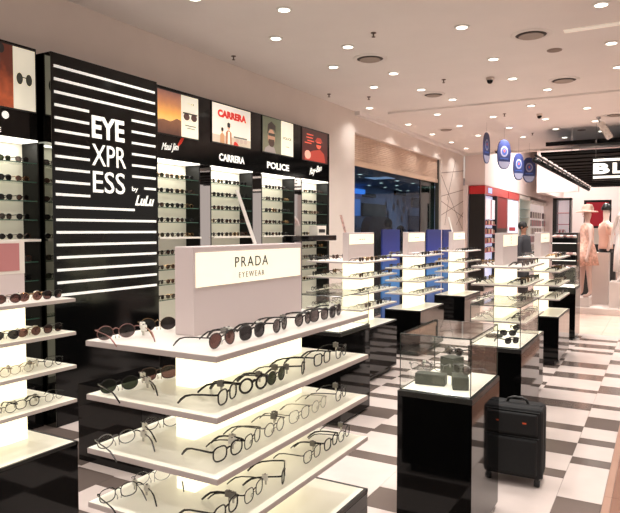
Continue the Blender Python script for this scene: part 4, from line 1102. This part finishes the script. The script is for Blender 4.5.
# dress mannequin
z_p = on_y(583, 297, 13.55)[2]
xm = plinth(577.5, 590, 13.40, max(.2, z_p), 'low pale plinth under the dress mannequin', .45)
zd = max(.2, z_p)
mq = thing('mannequin', 'mannequin in a flared peach patterned dress and wide-brimmed hat on low plinth', 'mannequin', (on_y(586.5, 250, 13.6)[0], 13.62, zd + .001), R(-62))
figure(mq, skin, 1.74, arms=((.26, -.10, .80), (-.30, -.14, .84)), stride=.05)
face(mq, 1.66, skin)
peach = mat('peach_print', (206, 160, 142), .7, noise=.35, nscale=22)
ring_shell([(1.46,.10,.075,0,0),(1.42,.155,.10,0,0),(1.30,.155,.115,0,0),(1.12,.135,.105,0,0),(1.0,.165,.15,0,-.01),(.85,.20,.24,0,-.06),(.64,.24,.33,0,-.12)], peach, mq, 'dress', flute=.12)
ring_shell([(1.86,.02,.02,0,.01),(1.85,.07,.075,0,.01),(1.79,.098,.105,0,.01),(1.725,.10,.11,0,.01),(1.72,.16,.17,0,0),(1.70,.20,.21,-.01,0)], mat('straw_hat', (214, 176, 158), .7), mq, 'hat')
# torso mannequin in a peach top
ztop = on_y(600, 252.5, 14.1)[2]
xc = plinth(591.5, 608.5, 14.05, ztop, 'tall pale plinth under the torso mannequin', .36)
tm_ = thing('mannequin', 'upper-body mannequin in pale peach top with black cap, on the tall plinth', 'mannequin', (xc + .08, 14.24, ztop - .88), R(-66))
J = [((0,0,.90),(.14,.10)), ((0,0,1.08),(.125,.09)), ((0,0,1.28),(.15,.10)), ((0,0,1.43),(.13,.08)), ((0,0,1.52),.055), ((0,0,1.62),.06), ((0,.005,1.72),(.07,.08)), ((0,.005,1.79),(.055,.06))]
E4 = [(0,1),(1,2),(2,3),(3,4),(4,5),(5,6),(6,7)]
for sg in (1, -1):
    k = len(J); J += [((sg*.19,0,1.43),.06), ((sg*.235,.02,1.18),.042), ((sg*.24,-.03,.98),.030), ((sg*.235,-.045,.915),(.03,.018))]; E4 += [(3,k),(k,k+1),(k+1,k+2),(k+2,k+3)]
skin_body('body', J, E4, mat('mannequin_pale', (230, 206, 194), .4), tm_)
top = mat('peach_top', (222, 180, 162), .75)
ring_shell([(1.50,.085,.07,0,0),(1.46,.16,.10,0,0),(1.36,.185,.125,0,0),(1.18,.165,.115,0,0),(1.02,.165,.125,0,0),(.955,.175,.13,0,0)], top, tm_, 'top')
for sg in (1, -1): ring_shell([(1.47,.05,.06,sg*.18,0),(1.38,.075,.075,sg*.215,.005),(1.24,.07,.07,sg*.235,.015)], top, tm_, 'sleeve', 14)
ring_shell([(.97,.155,.115,0,0),(.882,.165,.12,0,0)], soft_black, tm_, 'shorts')
ring_shell([(1.90,.02,.02,0,0),(1.88,.05,.05,0,0),(1.80,.085,.09,0,0),(1.75,.088,.092,0,0)], soft_black, tm_, 'cap')
# white mannequin at right edge
zp3 = on_y(615, 282, 13.6)[2]
plinth(609.2, 640, 13.5, zp3, 'pale plinth at the right photo edge', .6)
m3 = thing('mannequin', 'white mannequin in loose white trousers at the right photo edge', 'mannequin', (on_y(626, 250, 13.8)[0], 13.8, zp3 + .001), R(-10))
figure(m3, mann_w, 1.60, stride=.10); face(m3, 1.52, mann_w)
wt = mat('white_cloth', (222, 216, 212), .8)
for sg in (1, -1): ring_shell([(.95,.10,.10,sg*.07,0),(.60,.10,.10,sg*.10,sg*.04),(.20,.10,.10,sg*.10,sg*.085)], wt, m3, 'trouser_leg', 16)
ring_shell([(1.38,.13,.09,0,0),(1.2,.15,.10,0,0),(.98,.14,.11,0,0),(.90,.17,.12,0,0)], wt, m3, 'blouse')
# people
def person(loc, rz, Hh, label, top_rgb, low_rgb, hair_rgb, seedname):
    t = thing('person', label, 'person', loc, rz)
    figure(t, mat('skin_' + seedname, (150, 108, 86), .6), Hh, arms=((.24, -.08, .82), (-.24, -.08, .82)), stride=.04)
    s = Hh / 1.75; face(t, 1.66*s, mat('skin_' + seedname, (150, 108, 86), .6))
    c1 = mat('top_' + seedname, top_rgb, .8); c2 = mat('low_' + seedname, low_rgb, .8)
    P = lambda rows: [tuple(v*s for v in r) for r in rows]
    ring_shell(P([(1.49,.07,.065,0,0),(1.455,.16,.095,0,0),(1.38,.20,.125,0,0),(1.2,.18,.13,0,0),(1.0,.185,.145,0,0),(.88,.19,.15,0,0)]), c1, t, 'jacket')
    for sg in (1, -1):
        ring_shell(P([(1.47,.06,.07,sg*.17,0),(1.30,.068,.07,sg*.215,.015),(1.12,.055,.06,sg*.245,-.01),(.92,.05,.05,sg*.245,-.05)]), c1, t, 'sleeve', 14)
        ring_shell(P([(.96,.10,.12,sg*.08,0),(.55,.085,.09,sg*.095,sg*.02),(.10,.075,.08,sg*.095,sg*.035)]), c2, t, 'trouser_leg', 14)
    mb = MB().ball((0, .03*s, 1.70*s), (.092*s, .10*s, .10*s), mat('hair_' + seedname, hair_rgb, .7)); mb.build('hair', t, smooth=True)
    return t
person((-2.72, 14.6, 0), R(75), 1.80, 'person in dark clothes with black hair walking past the far shelves', (34, 34, 40), (28, 28, 32), (22, 18, 18), 'a')
person((-5.45, 13.3, 0), R(170), 1.86, 'person with black hair behind the tinted shop glass', (84, 74, 60), (40, 40, 48), (22, 18, 18), 'b')
person((-5.6, 14.5, 0), R(120), 1.72, 'shorter person in black behind the tinted shop glass', (28, 28, 34), (30, 30, 36), (18, 16, 18), 'c')

# ================================================================== SHOP BEHIND THE GLASS
IX = -7.99
def ibox(x0, y0, x1, y1, m, name, label, cat, dpt=.08, X=IX):
    a, b = on_x(x0, y0, X), on_x(x1, y1, X)
    zb_ = .002 if name == 'blue_door_panel' else b[2]
    o = MB().box((X, a[1], zb_), (X + dpt, b[1], a[2]), m).build(name, bevel=.01); return tag(o, label, cat)
ibox(362, 193, 374, 198, soft_black, 'television', 'dark screen on the wall behind the tinted glass', 'television')
ibox(394, 190.8, 404, 196, soft_black, 'wall_unit', 'dark wall unit high behind the tinted glass', 'wall unit')
ibox(411, 197.5, 420, 208, mat('notice_frame', (60, 66, 86), .6), 'notice_board', 'dark grey notice board behind the tinted glass', 'notice board')
ibox(408, 215.5, 420, 232, mat('dim_door', (44, 56, 84), .6), 'blue_door_panel', 'dark blue panel low behind the tinted glass', 'panel')
ibox(361, 203, 384, 217, mat('dim_panel', (88, 82, 74), .7), 'wall_board', 'brown-grey board above the arched seat behind the glass', 'board')
ibox(350, 188, 363, 194.5, lit('blue_sign', (80, 150, 255), 1.6), 'lit_sign', 'bright blue lit sign behind the tinted glass', 'sign')
ibox(352, 199, 358, 216, lit('blue_strip', (90, 140, 220), .8), 'glow_strip', 'pale blue lit strip at left behind the tinted glass', 'lit panel')
ibox(359, 182, 363, 185, mat('exit_green', (30, 90, 70), .5, emit=(30, 140, 100), es=.5), 'exit_plate', 'small green lit plate high behind the tinted glass', 'sign')
a, b = on_x(361, 216, -7.6), on_x(385, 234, -7.6)
mb = MB(); yA, yB, zA, zB = a[1], b[1], b[2], a[2]
arch = [(-7.6, yA, zA)] + [(-7.6, yA + (yB-yA)*(.5 - .5*math.cos(PI*k/14)), zB - .35 + .35*min(1, 1.25*math.sin(PI*k/14))) for k in range(15)] + [(-7.6, yB, zA)]
arch = [(p[0], p[1], .001 if i in (0, len(arch) - 1) else p[2]) for i, p in enumerate(arch)]
mb.prism(arch, (.25, 0, 0), mat('brown_arch', (70, 44, 38), .6)); o = mb.build('arched_cabinet'); tag(o, 'brown arched cabinet low behind the tinted glass', 'cabinet')
for i, (px, py) in enumerate([(404,200),(398,203),(386,205),(409,213),(402,219),(394,207),(412,193),(404,210),(388,214)]):
    a = on_x(px, py, IX)
    o = MB().lathe([(.12, 0), (.12, .02)], mat('dot%d' % (i % 3), [(40, 60, 130), (96, 40, 60), (50, 60, 90)][i % 3], .6), (0,0,0), 16, Matrix.Rotation(PI/2, 4, 'Y')).build('wall_disc', loc=(IX - .03, a[1], a[2]))
    tag(o, 'small coloured disc, %s on the dim wall behind the glass' % ORD[i], 'wall decoration', 'coloured discs on the dim shop wall')
for i, (px, py) in enumerate([(360,174),(379,177),(397,180.5),(413,183),(381,182.7),(385,187),(397,185.2),(397,188.8),(369,185),(408,190.5),(381,191),(420.5,189.3)]):
    x, y, _ = on_z(px, py, 3.0)
    x = max(x, -7.8)
    t = thing('shop_downlight', 'dim round downlight behind the tinted glass, %s' % (ORD[i] + ' counted from the top left'), 'ceiling light', (x, y, 3.0), 0, 'downlights behind the tinted glass')
    link('trim_ring', dl_ring, t); link('lens', dl_lens, t)
for x, y in ((-6.4, 11), (-6.4, 15), (-6.4, 19), (-6.4, 23.5)):  # panels added to brighten the dim shop evenly
    t = thing('added_shop_panel', {11: 'added cool light panel nearest in the shop behind the glass', 15: 'added cool light panel second in the shop behind the glass', 19: 'added cool light panel third in the shop behind the glass', 23.5: 'added cool light panel farthest in the shop behind the glass'}[y], 'ceiling light', (x, y, 3.0))
    MB().box((-.3, -.3, -.01), (.3, .3, 0), lit('added_cool_panel', (190, 205, 240), .9)).build('panel', t)
    l = lamp_data('shop', 42, .55, (.76, .84, 1), R(180)); lo = bpy.data.objects.new('added_panel_lamp', l); COL.objects.link(lo); lo.location = (0, 0, -.015); lo.parent = t

# light panels added to brighten the store beyond
for (x, y, z, p, s) in [(-.5, 20, 4.78, 180, 1.2), (-3.2, 19.5, 4.78, 210, 1.), (-3.0, 24.5, 4.78, 190, 1.), (1.5, 23, 4.78, 180, 1.2)]:
    t = thing('added_panel_light', 'added square light panel in the far store at depth %.0f metres, offset %.1f' % (y, x), 'ceiling light', (x, y, z), 0, 'added far store light panels')
    t['label'] = {-.5: 'added square light panel over the canopy', -3.2: 'added square light panel near the cosmetics wall', -3.0: 'added square light panel at the far back left', 1.5: 'added square light panel at the far back right'}[x]
    MB().box((-s/2, -s/2, 0), (s/2, s/2, .019), lit('added_panel_glow', (255, 248, 240), 1.5)).build('panel', t)
    l = bpy.data.lights.new('far', 'AREA'); l.size = s; l.energy = p; l.color = (1, .93, .88)
    lo = bpy.data.objects.new('added_panel_lamp', l); COL.objects.link(lo); lo.location = (0, 0, -.01); lo.parent = t
for x, y in ((-1.2, 14.6), (-.3, 14.6), (-1.5, 17)):
    lo = bpy.data.objects.new('canopy_lamp', lamp_data('can', 45, .12, (1, .93, .88))); COL.objects.link(lo); lo.location = (x, y, BZ - .06)
    lo['label'] = 'small lamp under the black canopy'

# ================================================================== world, camera, colour
w = bpy.data.worlds.new('mall_air'); scene.world = w; w.use_nodes = True
bg = w.node_tree.nodes['Background']; bg.inputs['Color'].default_value = (*lin((232, 220, 210)), 1); bg.inputs['Strength'].default_value = .95
cam = bpy.data.cameras.new('camera'); co = bpy.data.objects.new('camera', cam); COL.objects.link(co)
co.location = (0, 0, H); co.rotation_euler = (PI/2 - PITCH, 0, YAW)
cam.sensor_width = 36; cam.lens = 36 * F / 620; cam.clip_start = .05; cam.clip_end = 100
scene.camera = co
vs = scene.view_settings; vs.view_transform = 'Standard'; vs.look = 'None'; vs.gamma = 1; vs.exposure = -0.14; vs.use_curve_mapping = False
scene.cycles.use_denoising = True
scene.cycles.max_bounces = 8; scene.cycles.transparent_max_bounces = 24; scene.cycles.glossy_bounces = 4; scene.cycles.diffuse_bounces = 4
scene.cycles.sample_clamp_indirect = 6
